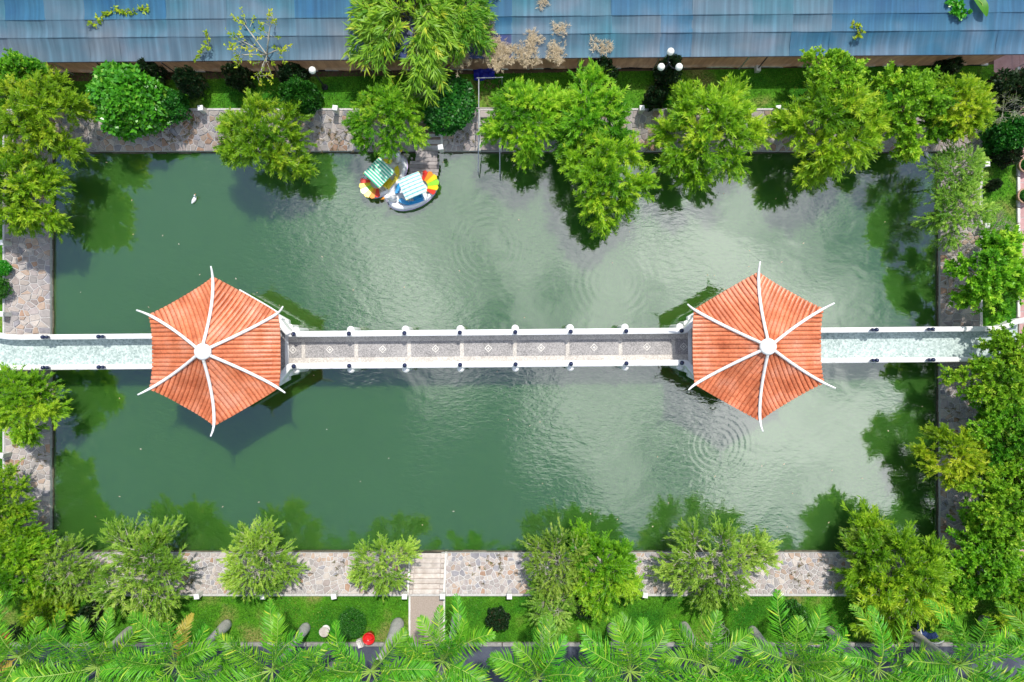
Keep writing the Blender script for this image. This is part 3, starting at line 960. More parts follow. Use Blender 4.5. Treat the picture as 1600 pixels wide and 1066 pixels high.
def pavilion(pav, label, turn, gutter=None):
    root = empty('pavilion', (pav.x, pav.y, 0), BANG, label, 'pavilion', 'pavilions on the bridge')
    hexp = [(HEXR * math.cos(R(30 + 60 * k)), HEXR * math.sin(R(30 + 60 * k))) for k in range(6)]
    MB().prism(hexp, DECK - .34, DECK + .02, bev=.03).build('platform', M['white'], root)
    floor_p = [(p[0] * .93, p[1] * .93) for p in hexp]
    MB().prism(floor_p, DECK + .004, DECK + .03).build('floor', M['peb_dark'], root)
    MB().lathe([(1.3, -1.2), (1.3, .5), (1.9, DECK - .345)], (0, 0, 0), 18).build('foundation', M['white_worn'], root)
    # low parapets on the four closed sides
    for k in (0, 1, 3, 4):
        a, b = Vector(hexp[k]), Vector(hexp[(k + 1) % 6])
        a2, b2 = a * .955, b * .955
        mb = MB(); sweep_wall(mb, [a2.lerp(b2, t) for t in (.03, .5, .97)], DECK, RAIL - .15, .09)
        mb.build('parapet', M['white'], root)
    for sx in (-1, 1):
        for sy in (-1, 1):
            x, y = sx * 2.60, sy * 1.18
            MB().lathe([(.13, -.3), (.13, DECK - .15), (.16, DECK - .1), (.15, DECK), (.02, DECK + .06)], (x + sx * .1, y, 0), 14).build('pier', M['white'], root)
            mb = MB(); sweep_wall(mb, [(sx * 2.52, sy * 1.0), (sx * 2.54, sy * 1.30)], DECK, RAIL - .12, .08)
            mb.build('wing_wall', M['white'], root)
    for k in range(6):
        a = R(30 + 60 * k)
        MB().lathe([(.2, DECK), (.2, DECK + .25), (.14, DECK + .3), (.13, 3.2), (.18, 3.28), (.18, 3.62)], (2.55 * math.cos(a), 2.55 * math.sin(a), 0), 16).build('column', M['white'], root)
    # ---- roof: six concave faces with rows of barrel tiles
    ap = ROOF_R * math.cos(R(30))
    half = ROOF_R * math.sin(R(30))
    roof = empty('roof', (0, 0, 0)); roof.parent = root; roof['label'] = 'orange tiled six-sided roof with white hips'
    pitch_t = 2 * half / 17
    def zc(x, y_over):
        # corners lift: the eave line curves up towards the hips
        return 0.0
    def surf(d, u):
        """d distance from apex along the face middle, u sideways -> z"""
        rho = d / ap
        w = (abs(u) / max(1e-6, d * math.tan(R(30)))) if d > 0 else 0
        return roof_z(rho) + 0.30 * (rho ** 3) * (min(w, 1.0) ** 3)
    # underlay (gutters between the rows) and soffit, one sheet per face
    for fidx in range(6):
        ang = R(60 * fidx)
        ca, sa = math.cos(ang), math.sin(ang)
        def W(d, u, z):
            return (d * ca - u * sa, d * sa + u * ca, z)
        nd, nu = 12, 10
        v, f = [], []
        for off in (0.0, -.09):
            for i in range(nd + 1):
                d = .12 + (ap - .12) * i / nd
                for j in range(nu + 1):
                    u = (j / nu * 2 - 1) * d * math.tan(R(30)) * .999
                    v.append(W(d, u, surf(d, u) + off))
        N1 = (nd + 1) * (nu + 1)
        for i in range(nd):
            for j in range(nu):
                q = (i * (nu + 1) + j, (i + 1) * (nu + 1) + j, (i + 1) * (nu + 1) + j + 1, i * (nu + 1) + j + 1)
                f.append(q); f.append(tuple(N1 + t for t in q[::-1]))
        e = nd * (nu + 1)
        for j in range(nu):
            f.append((e + j, N1 + e + j, N1 + e + j + 1, e + j + 1))
        MB().add(v, f).build('roof_sheet', M['tile_bed'], roof)
        for t in range(17):
            u = -half + (t + .5) * pitch_t
            d0 = max(.30, abs(u) / math.tan(R(30)) + .02)
            if ap - d0 < .10: d0 = ap - .10
            # overlapping tiles: each course steps up over the next
            courses = max(1, int(round((ap + .05 - d0) / .42)))
            v, f = [], []
            na = 6
            rr = pitch_t * .47
            for c in range(courses):
                da = d0 + (ap + .05 - d0) * c / courses
                db = d0 + (ap + .05 - d0) * (c + 1) / courses + (.03 if c < courses - 1 else 0)
                base = len(v)
                for (d, lift) in ((da, .0), (db, .022)):
                    dd = min(d, ap)
                    uu = u
                    z = surf(dd, uu) - max(0, d - ap) * .2
                    for k in range(na + 1):
                        a_ = math.pi * k / na
                        v.append(W(d, uu - rr * math.cos(a_), z - .012 + lift + rr * .72 * math.sin(a_)))
                for k in range(na):
                    f.append((base + k, base + na + 1 + k, base + na + 2 + k, base + k + 1))
                f.append(tuple(base + na + 1 + k for k in range(na, -1, -1)))
            o = MB().add(v, f).build('tile_row', M['tile'], roof, smooth=False)
    # ---- white hips with upswept horns
    for k in range(6):
        a = R(30 + 60 * k)
        pts, rad = [], []
        side = Vector((-math.sin(a), math.cos(a), 0))
        for i in range(19):
            t = i / 18 * 1.15
            r_ = .12 + (ROOF_R - .12) * t
            if t <= 1:
                z = roof_z(t) + .30 * t ** 3 + .07
            else:
                e = t - 1
                z = roof_z(1) + .30 + .07 + e * .55 + e * e * 9.0
            tw = max(0, t - .98)
            lat = side * (tw * tw * 3.2 * turn[k])
            pts.append((r_ * math.cos(a) + lat.x, r_ * math.sin(a) + lat.y, z))
            rad.append(.075 if t < .95 else max(.028, .075 - (t - .95) * .20))
        MB().tube(pts, rad, 8).build('hip_ridge', M['white'], roof, smooth=True)
    MB().lathe([(.36, Z_APEX - .2), (.385, Z_APEX - .02), (.37, Z_APEX + .03), (.30, Z_APEX + .08), (.17, Z_APEX + .115), (.03, Z_APEX + .13)], (0, 0, 0), 24).build('finial', M['white'], roof, smooth=True)
    if gutter is not None:
        # pale gutter strip fixed under one eave
        c1, c2 = Vector((ROOF_R * math.cos(R(gutter)), ROOF_R * math.sin(R(gutter)), 0)), Vector((ROOF_R * math.cos(R(gutter + 60)), ROOF_R * math.sin(R(gutter + 60)), 0))
        pts = []
        for q in range(9):
            t = .02 + .62 * q / 8
            m_ = c1.lerp(c2, t) * 1.025
            w = abs(t - .5) * 2
            pts.append((m_.x, m_.y, Z_EAVE + .30 * w ** 3 - .01))
        MB().tube(pts, .035, 6).build('gutter', M['white'], roof)
    return root


pavilion(PAV_L, 'orange-tiled hexagonal pavilion on the left half of the bridge', (1, -.5, .3, .2, -.4, .3), 30)
pavilion(PAV_R, 'orange-tiled hexagonal pavilion on the right half of the bridge', (.2, .3, -.2, .2, .3, .1))
# ------------------------------------------------------------------ foliage generators
def unit(a):
    return a / np.maximum(np.linalg.norm(a, axis=1, keepdims=True), 1e-9)


def spray_leaves(g, base, dirs, length, k, leaf_len, leaf_w, ang, droop=0.15, t0=0.25, tint_s=None, flat=0.6):
    """k leaves along each spray; returns verts, quads, tint"""
    n = len(base)
    t = g.uniform(t0, 1.0, (n, k))
    t[:, -1] = 1.0
    L = length[:, None]
    pos = base[:, None, :] + dirs[:, None, :] * (L * t)[..., None]
    pos[..., 2] -= droop * L * t * t
    ax = np.repeat(dirs[:, None, :], k, 1).copy()
    ax[..., 2] -= 2 * droop * t
    ax = unit(ax.reshape(-1, 3))
    pos = pos.reshape(-1, 3)
    rv = g.normal(size=ax.shape)
    perp = unit(rv - ax * (rv * ax).sum(1, keepdims=True))
    phi = g.normal(ang, 0.2, (len(ax), 1))
    ld = unit(ax * np.cos(phi) + perp * np.sin(phi))
    up = g.normal(0, flat, ax.shape); up[:, 2] += 1.0
    side = unit(np.cross(ld, up))
    ll = leaf_len * g.uniform(.65, 1.25, (len(ax), 1))
    lw = leaf_w * g.uniform(.75, 1.2, (len(ax), 1))
    v = np.stack([pos, pos + ld * ll * .45 + side * lw / 2, pos + ld * ll, pos + ld * ll * .45 - side * lw / 2], 1)
    if tint_s is None:
        tint_s = g.uniform(.15, .85, n)
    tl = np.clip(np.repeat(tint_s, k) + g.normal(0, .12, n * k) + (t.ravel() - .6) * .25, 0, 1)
    q = np.arange(len(ax) * 4).reshape(-1, 4)
    return v.reshape(-1, 3), q, np.repeat(tl, 4)


def prisms(a, b, ra, rb):
    """three-sided twigs from a to b"""
    d = unit(b - a)
    h = np.where(np.abs(d[:, 2:3]) < .9, np.array([[0, 0, 1.]]), np.array([[1., 0, 0]]))
    e1 = unit(np.cross(d, h)); e2 = np.cross(d, e1)
    vs = []
    for (p, r) in ((a, ra), (b, rb)):
        for k in range(3):
            an = 2 * math.pi * k / 3
            vs.append(p + (e1 * math.cos(an) + e2 * math.sin(an)) * r)
    v = np.stack(vs, 1).reshape(-1, 3)
    o = (np.arange(len(a)) * 6)[:, None]
    f = np.concatenate([o + np.array([[k, (k + 1) % 3, 3 + (k + 1) % 3, 3 + k]]) for k in range(3)], 0)
    return v, f


VAR_R, VAR_H = 2.2, 1.9


def crown(seed, leaf_mat, twig_mat, lobes=11, sprays=20, k=36, leaf_len=.15, leaf_w=.042, ang=.75, slen=(.55, .95), up=.75, droop=.15, wob=.8, twig_r=.010, flat=.6, t0=.25, holes=.0, limb_r=.05):
    g = rng(seed)
    base, dirs, ln, tint, org = [], [], [], [], []
    sect = g.uniform(.72, 1.18, 9)
    la, lb = [], []
    a0 = g.uniform(0, 6.28)
    for i in range(lobes):
        a = a0 + i * 2.39996 + g.normal(0, .2)
        sc = sect[int((a % 6.2832) / 6.2832 * 9) % 9]
        fr = math.sqrt((i + .5) / lobes)
        r = VAR_R * .74 * fr * sc
        z = VAR_H * (.28 + .50 * (1 - fr * fr)) + g.normal(0, .16)
        c = np.array([r * math.cos(a), r * math.sin(a), max(.1, z)])
        mid_ = c * np.array([.55, .55, .62])
        la += [np.zeros(3), mid_]; lb += [mid_, c]
        m = int(sprays * g.uniform(.75, 1.25))
        out = np.array([math.cos(a), math.sin(a), 0]) * (fr * .95)
        d = g.normal(size=(m, 3)) * wob + out + np.array([0, 0, up])
        d = unit(d)
        low = d[:, 2] < -.25
        d[low, 2] *= -.5
        d = unit(d)
        base.append(c + g.normal(0, .13, (m, 3)))
        dirs.append(d)
        ln.append(g.uniform(slen[0], slen[1], m) * (1.12 - .25 * fr))
        tint.append(np.clip(g.normal(.5, .2, m) + g.normal(0, .24), 0, 1))
        # drooping skirt at the rim
        if fr > .55:
            m2 = m // 3
            d2 = unit(g.normal(size=(m2, 3)) * .5 + out * 1.1 + np.array([0, 0, -.25]))
            base.append(c + g.normal(0, .15, (m2, 3)) - np.array([0, 0, .25])); dirs.append(d2)
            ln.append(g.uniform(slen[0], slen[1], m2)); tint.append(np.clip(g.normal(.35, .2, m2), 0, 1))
    base = np.concatenate(base); dirs = np.concatenate(dirs); ln = np.concatenate(ln); tint = np.concatenate(tint)
    v, q, tl = spray_leaves(g, base, dirs, ln, k, leaf_len, leaf_w, ang, droop, t0, tint, flat)
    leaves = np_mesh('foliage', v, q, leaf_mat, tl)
    tip = base + dirs * ln[:, None] * .92; tip[:, 2] -= droop * ln * .85
    tv, tf = prisms(base, tip, twig_r, twig_r * .5)
    lv, lf = prisms(np.array(la), np.array(lb), limb_r, limb_r * .5)
    tw = np_mesh('twigs', np.concatenate([tv, lv]), np.concatenate([tf, lf + len(tv)]), twig_mat)
    return leaves, tw


def ball_bush(seed, leaf_mat, n=1500, leaf_len=.15, leaf_w=.10, h=.85, rough=.12):
    """dense rounded shrub of unit radius 1 (origin on the ground)"""
    g = rng(seed)
    d = unit(g.normal(size=(n, 3)))
    d[:, 2] = np.where(d[:, 2] < -.35, -d[:, 2], d[:, 2])
    bump = 1 + rough * np.sin(d[:, 0] * 5 + seed) * np.sin(d[:, 1] * 6) + rough * .6 * np.sin(d[:, 2] * 9 + d[:, 0] * 7)
    r = bump * np.where(g.uniform(size=n) < .7, g.uniform(.88, 1.02, n), g.uniform(.6, .9, n))
    pos = d * r[:, None]
    pos[:, 2] = (pos[:, 2] * h + h * .62)
    v, q, tl = spray_leaves(g, pos, unit(d + g.normal(0, .35, d.shape)), np.full(n, .16), 6, leaf_len, leaf_w, .95, .0, .0, np.clip(g.normal(.45, .22, n), 0, 1), .5)
    return np_mesh('foliage', v, q, leaf_mat, tl)


def bamboo_crown(seed):
    g = rng(seed)
    base, dirs, ln, tint = [], [], [], []
    ca, cb = [], []
    for i in range(44):
        a = g.uniform(0, 6.28)
        fr = math.sqrt(g.uniform(0.02, 1))
        Lr = VAR_R * fr
        top = np.array([Lr * .55 * math.cos(a), Lr * .55 * math.sin(a), VAR_H * (1.15 - .25 * fr)])
        tip = np.array([Lr * math.cos(a), Lr * math.sin(a), VAR_H * (.95 - .65 * fr)])
        pts = []
        for t in np.linspace(0, 1, 9):
            p = (1 - t) ** 2 * np.array([0, 0, 0]) + 2 * t * (1 - t) * top * 1.15 + t * t * tip
            pts.append(p)
        for p, q_ in zip(pts[:-1], pts[1:]):
            ca.append(p); cb.append(q_)
        for t in np.linspace(.35, 1, 9):
            p = (1 - t) ** 2 * np.array([0, 0, 0]) + 2 * t * (1 - t) * top * 1.15 + t * t * tip
            for s in range(2):
                d = np.array([math.cos(a), math.sin(a), 0]) * .8 + g.normal(0, .55, 3) + np.array([0, 0, -.15 + .25 * (1 - fr)])
                base.append(p + g.normal(0, .06, 3)); dirs.append(d); ln.append(g.uniform(.35, .65)); tint.append(np.clip(g.normal(.5, .2) + (.12 if fr < .5 else 0), 0, 1))
    base = np.array(base); dirs = unit(np.array(dirs)); ln = np.array(ln); tint = np.array(tint)
    v, q, tl = spray_leaves(g, base, dirs, ln, 17, .30, .048, .5, .45, .1, tint, .5)
    leaves = np_mesh('foliage', v, q, M['leaf_bamboo'], tl)
    tv, tf = prisms(np.array(ca), np.array(cb), .016, .012)
    return leaves, np_mesh('twigs', tv, tf, M['twig_green'])


VARS = {
    'feather': [crown(100 + i, M['leaf_feather'], M['twig'], lobes=15, sprays=36, k=54, leaf_len=.20, leaf_w=.038, ang=.6, t0=.2, flat=.45) for i in range(4)],
    'pale': [crown(200 + i, M['leaf_pale'], M['twig'], lobes=13, sprays=32, k=42, leaf_len=.18, leaf_w=.032, ang=.5, slen=(.6, 1.1), wob=.75, flat=.45, twig_r=.019, t0=.35, limb_r=.055) for i in range(4)],
    'yellow': [crown(300 + i, M['leaf_yellow'], M['twig'], lobes=14, sprays=34, k=50, leaf_len=.20, leaf_w=.040, ang=.6, flat=.45) for i in range(2)],
    'oval': [crown(400 + i, M['leaf_oval'], M['twig_green'], lobes=15, sprays=32, k=34, leaf_len=.16, leaf_w=.085, ang=.9, slen=(.4, .75)) for i in range(3)],
    'bamboo': [bamboo_crown(500 + i) for i in range(2)],
    'thin': [crown(600 + i, M['leaf_yellow'], M['twig'], lobes=9, sprays=5, k=11, leaf_len=.17, leaf_w=.09, ang=.9, slen=(.5, 1.0), wob=.6, twig_r=.014, droop=.05) for i in range(2)],
    'bare': [crown(650 + i, M['leaf_pale'], M['twig'], lobes=9, sprays=24, k=7, leaf_len=.11, leaf_w=.03, ang=.7, slen=(.6, 1.1), wob=.8, twig_r=.017, limb_r=.06) for i in range(1)],
    'deepfeather': [crown(700 + i, M['leaf_deep'], M['twig_green'], lobes=12, sprays=20, k=30, leaf_len=.15, leaf_w=.06) for i in range(1)],
}
BUSH = {
    'bush': [ball_bush(1, M['leaf_bush'], 1500, .16, .11)],
    'deep': [ball_bush(2, M['leaf_deep'], 1500, .15, .09), ball_bush(4, M['leaf_deep'], 1300, .13, .08, rough=.2)],
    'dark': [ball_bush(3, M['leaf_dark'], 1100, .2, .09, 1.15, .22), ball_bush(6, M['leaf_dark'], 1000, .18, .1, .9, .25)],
    'topiary': [ball_bush(5, M['leaf_deep'], 2600, .07, .045, .8, .03)],
}
TREE_N = [0]


def tree(label, px, py, rpx, kind, ztop, cat='tree', name='feathery_tree', base=None, squash=1.0, group=None, limb=.11, stems=1):
    TREE_N[0] += 1
    i = TREE_N[0]
    g = random.Random(900 + i)
    var = VARS[kind][i % len(VARS[kind])]
    zm = ztop - .7
    k = (CAM_H - zm) / 1066.67
    c = P(px, py, zm)
    s = rpx * k / (VAR_R * 1.05)
    sz = max(.55, min(1.25, s)) * squash
    zo = max(GARDEN + .35, ztop - VAR_H * 1.02 * sz)
    if base is not None:
        bx, by = P(base[0], base[1]).x, P(base[0], base[1]).y
    else:
        bx, by = c.x, c.y
        # roots stand on the bank or the lawn, never in the water
        if PX0 - .5 < bx < PX1 + .5 and PY0 - .5 < by < PY1 + .5:
            dd = [(abs(bx - PX0), 0), (abs(bx - PX1), 1), (abs(by - PY0), 2), (abs(by - PY1), 3)]
            w = min(dd)[1]
            if w == 0: bx = PX0 - .9
            if w == 1: bx = PX1 + .8
            if w == 2: by = PY0 - 1.0
            if w == 3: by = PY1 + 1.0
    bz = bank_z(bx, by)
    root = empty(name, (bx, by, bz), 0, label, cat, group)
    off = Vector((c.x - bx, c.y - by, zo - bz))
    mb = MB()
    for st in range(stems):
        j = Vector((g.uniform(-.12, .12), g.uniform(-.12, .12), 0)) if stems > 1 else Vector((0, 0, 0))
        pts = []
        for t in (0, .18, .4, .65, .85, 1.0):
            p = off * t + Vector((off.x, off.y, 0)) * (t * t - t) * .5 + j * (1 - t) + Vector((g.uniform(-.05, .05), g.uniform(-.05, .05), 0)) * (1 if 0 < t < 1 else 0)
            p.z = off.z * t - .12 * (1 - t)
            pts.append(p)
        r0 = limb * max(.7, min(1.3, s))
        mb.tube(pts, [r0 * 1.3, r0, r0 * .88, r0 * .78, r0 * .68, r0 * .55], 8)
    mb.build('trunk', M['bark'], root, smooth=True)
    rz = g.uniform(0, 6.28)
    cr = empty('crown', off); cr.parent = root
    cr.rotation_euler = (0, 0, rz); cr.scale = (s, s, sz)
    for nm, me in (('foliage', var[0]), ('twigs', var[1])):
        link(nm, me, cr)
    return root


def bush(label, px, py, rpx, kind, h=None, cat='shrub', name='shrub', group=None, z=None):
    TREE_N[0] += 1
    i = TREE_N[0]
    me = BUSH[kind][i % len(BUSH[kind])]
    zc = GARDEN + .6
    c = P(px, py, zc)
    r = rpx * (CAM_H - zc) / 1066.67
    root = empty(name, (c.x, c.y, bank_z(c.x, c.y) if z is None else z), 0, label, cat, group)
    rd = random.Random(i)
    f = link('foliage', me, root, (0, 0, .05), rd.uniform(0, 6.28))
    f.scale = (r, r, h if h else r)
    mb = MB()
    for q in range(4):
        a = rd.uniform(0, 6.28)
        mb.tube([(0, 0, -.08), (.1 * math.cos(a), .1 * math.sin(a), .2), (.35 * r * math.cos(a), .35 * r * math.sin(a), (h or r) * .7)], [.03, .022, .012], 5)
    mb.build('stem', M['bark'], root)
    return root


# ------------------------------------------------------------------ net house along the top
NET_A = math.atan2(P(1600, 85, 2.8).y - P(0, 98, 2.8).y, P(1600, 85, 2.8).x - P(0, 98, 2.8).x)
nc = (P(0, 98, 2.8) + P(1600, 85, 2.8)) / 2
net = empty('net_house', (nc.x, nc.y, GARDEN), NET_A, 'long blue and grey shade-net house along the top of the garden', 'net house')
rd = random.Random(77)
xs = [-31.0]
while xs[-1] < 31:
    xs.append(xs[-1] + rd.choice((1.5, 1.9, 2.4, 2.9, 3.3)))
rows = [(0.0, 1.05, 1.70, 2.0), (1.05, 1.85, 2.0, 2.12), (1.85, 3.1, 2.12, 2.3), (3.1, 5.4, 2.3, 2.15), (5.4, 8.2, 2.15, 2.3)]
for ci in range(len(xs) - 1):
    x0, x1 = xs[ci], xs[ci + 1]
    pxm = 800 + (x0 + x1) / 2 * 1066.67 / 33
    for ri, (y0, y1, z0, z1) in enumerate(rows):
        if pxm < 90: w = (4, 2, 3, 0)
        elif pxm < 240: w = (6, 2, 1.5, 0) if ri != 2 else (2, 4, 3, 0)
        elif pxm < 540: w = (6, 1.2, .3, 0) if ri < 2 else (2, 5, 1, 0)
        elif pxm < 700: w = (2, 2, 2, 2)
        elif pxm < 830: w = (.5, .3, 2, 6)
        elif pxm < 1010: w = (4, 3, 2, 0)
        elif pxm < 1230: w = (3, 3, 3, 0)
        elif pxm < 1340: w = (2, 2, 3, 0)
        else: w = (.6, 1.5, 7, 0)
        if ri == 0 or rd.random() < .45:
            mt = rd.choices(('net_grey', 'net_teal', 'net_blue', 'net_navy'), w)[0]
        nu, nv = 10, 5
        ph = rd.uniform(0, 6)
        v, f = [], []
        for j in range(nv + 1):
            for i in range(nu + 1):
                a, b = i / nu, j / nv
                zz = z0 + (z1 - z0) * b - .13 * math.sin(math.pi * b) * (.6 + .4 * math.sin(ph + a * 3)) - .015 * math.sin(math.pi * a) * b + .012 * math.sin(a * 23 + ph) * math.sin(math.pi * b)
                v.append((x0 - .02 + (x1 - x0 + .04) * a, y0 - .015 + (y1 - y0 + .03) * b + (.006 * math.sin(a * 9 + ph) if j in (0,) and ri == 0 else 0), zz + (.012 if (ci + ri) % 2 else 0)))
        for j in range(nv):
            for i in range(nu):
                q = j * (nu + 1) + i
                f.append((q, q + 1, q + nu + 2, q + nu + 1))
        MB().add(v, f).build('net_panel', M[mt], net, smooth=True)
    if ci % 2 == 0:
        MB().tube([(x0, .05, 0), (x0, .05, 1.68)], .03, 8).build('post', M['metal'], net)
        MB().tube([(x0, 3.1, 0), (x0, 3.1, 2.27)], .03, 8).build('post', M['metal'], net)
for (y, z) in ((1.05, 2.03), (1.85, 2.15), (3.1, 2.33)):
    MB().tube([(-31, y, z), (0, y, z), (31, y, z)], .006, 6).build('wire', M['net_teal'], net)
MB().tube([(-31, -.01, 1.70), (31, -.01, 1.70)], .022, 8).build('edge_rail', M['dark_metal'], net)
# brown side curtain hanging from the edge
sx0, sx1 = -30.0, (P(1555, 92, 2.0).x - nc.x)
n = 90
v, f = [], []
for j, z in enumerate((0.0, .55, 1.1, 1.67)):
    for i in range(n + 1):
        x = sx0 + (sx1 - sx0) * i / n
        v.append((x, .03 + .12 * (1 - z / 1.67) + .03 * math.sin(i * 1.7 + j), z))
for j in range(3):
    for i in range(n):
        q = j * (n + 1) + i
        f.append((q, q + 1, q + n + 2, q + n + 1))
MB().add(v, f).build('side_curtain', M['skirt'], net, smooth=True)
for i, (bpx, bpy_, tpx, tpy) in enumerate(((282, 119, 252, 98), (1182, 110, 1200, 88), (178, 118, 150, 98), (1466, 96, 1470, 84))):
    b, t = P(bpx, bpy_, GARDEN), P(tpx, tpy, 2.8)
    inv = Matrix.Rotation(-NET_A, 4, 'Z')
    bl, tl_ = inv @ (b - net.location), inv @ (t - net.location)
    MB().tube([bl, tl_], .028, 8).build('stay_pole', M['dark_metal'], net)
    if i < 2:
        MB().box(bl.x - .12, bl.x + .12, bl.y - .14, bl.y + .14, -.05, .32, bev=.02).build('stay_footing', M['white_worn'], net)
# block edging at the foot of the curtain
be = empty('edging_row', (P(800, 106).x, P(800, 107).y, GARDEN), NET_A, 'row of pale and dark edging blocks at the foot of net house', 'edging')
bw = MB().box(-.17, .17, -.06, .06, -.1, .10, bev=.015).mesh('edging_block', M['white_worn'])
bd = MB().box(-.17, .17, -.06, .06, -.1, .10, bev=.015).mesh('edging_block', M['dark_metal'])
rd = random.Random(5)
for i in range(-74, 68):
    o = link('edging_block', bd if rd.random() < .33 else bw, be, (i * .36, rd.uniform(-.02, .02), 0), rd.uniform(-.06, .06))

# dry straw fallen on the nets
g = rng(8)
bs = []
for (px, py, rr, m) in ((760, 62, .6, 90), (775, 85, .7, 150), (800, 88, .6, 110), (822, 80, .45, 90), (832, 62, .35, 60), (690, 92, .5, 70), (715, 88, .45, 60), (870, 84, .5, 80), (942, 72, .35, 50), (876, 45, .3, 30), (850, 8, .25, 25)):
    c = P(px, py, 2.95)
    m = int(m * 1.7)
    na_ = 4
    th = g.uniform(0, 6.28, na_); ce = g.normal(0, rr * .45, (na_, 2)); cv = g.normal(0, .8, na_); si = g.integers(0, na_, m); tt = g.uniform(-1, 1, m) * rr * .9
    a = ce[si] + np.stack([tt * np.cos(th[si]) - cv[si] * tt * tt * np.sin(th[si]), tt * np.sin(th[si]) + cv[si] * tt * tt * np.cos(th[si])], 1) + g.normal(0, .07, (m, 2))
    bs.append(np.stack([c.x + a[:, 0], c.y + a[:, 1] * .8, np.full(m, 0.0)], 1))
bs = np.concatenate(bs)
loc_y = bs[:, 1] - (nc.y + (bs[:, 0] - nc.x) * math.tan(NET_A))
hz = np.interp(loc_y, [-.2, 0, 1.05, 1.85, 3.1, 5.4], [1.72, 1.72, 2.02, 2.13, 2.3, 2.18])
bs[:, 2] = GARDEN + hz - .02 + g.uniform(0, .06, len(bs))
dd = unit(np.stack([g.normal(size=len(bs)), g.normal(size=len(bs)), g.normal(0, .03, len(bs))], 1))
v, q, tl = spray_leaves(g, bs, dd, np.full(len(bs), .14), 9, .15, .016, .7, .0, 0, None, .3)
o = link('dry_straw', np_mesh('dry_straw', v, q, M['straw'], tl))
tag(o, 'tangled dry straw lying on the shade nets', 'straw', kind='stuff')

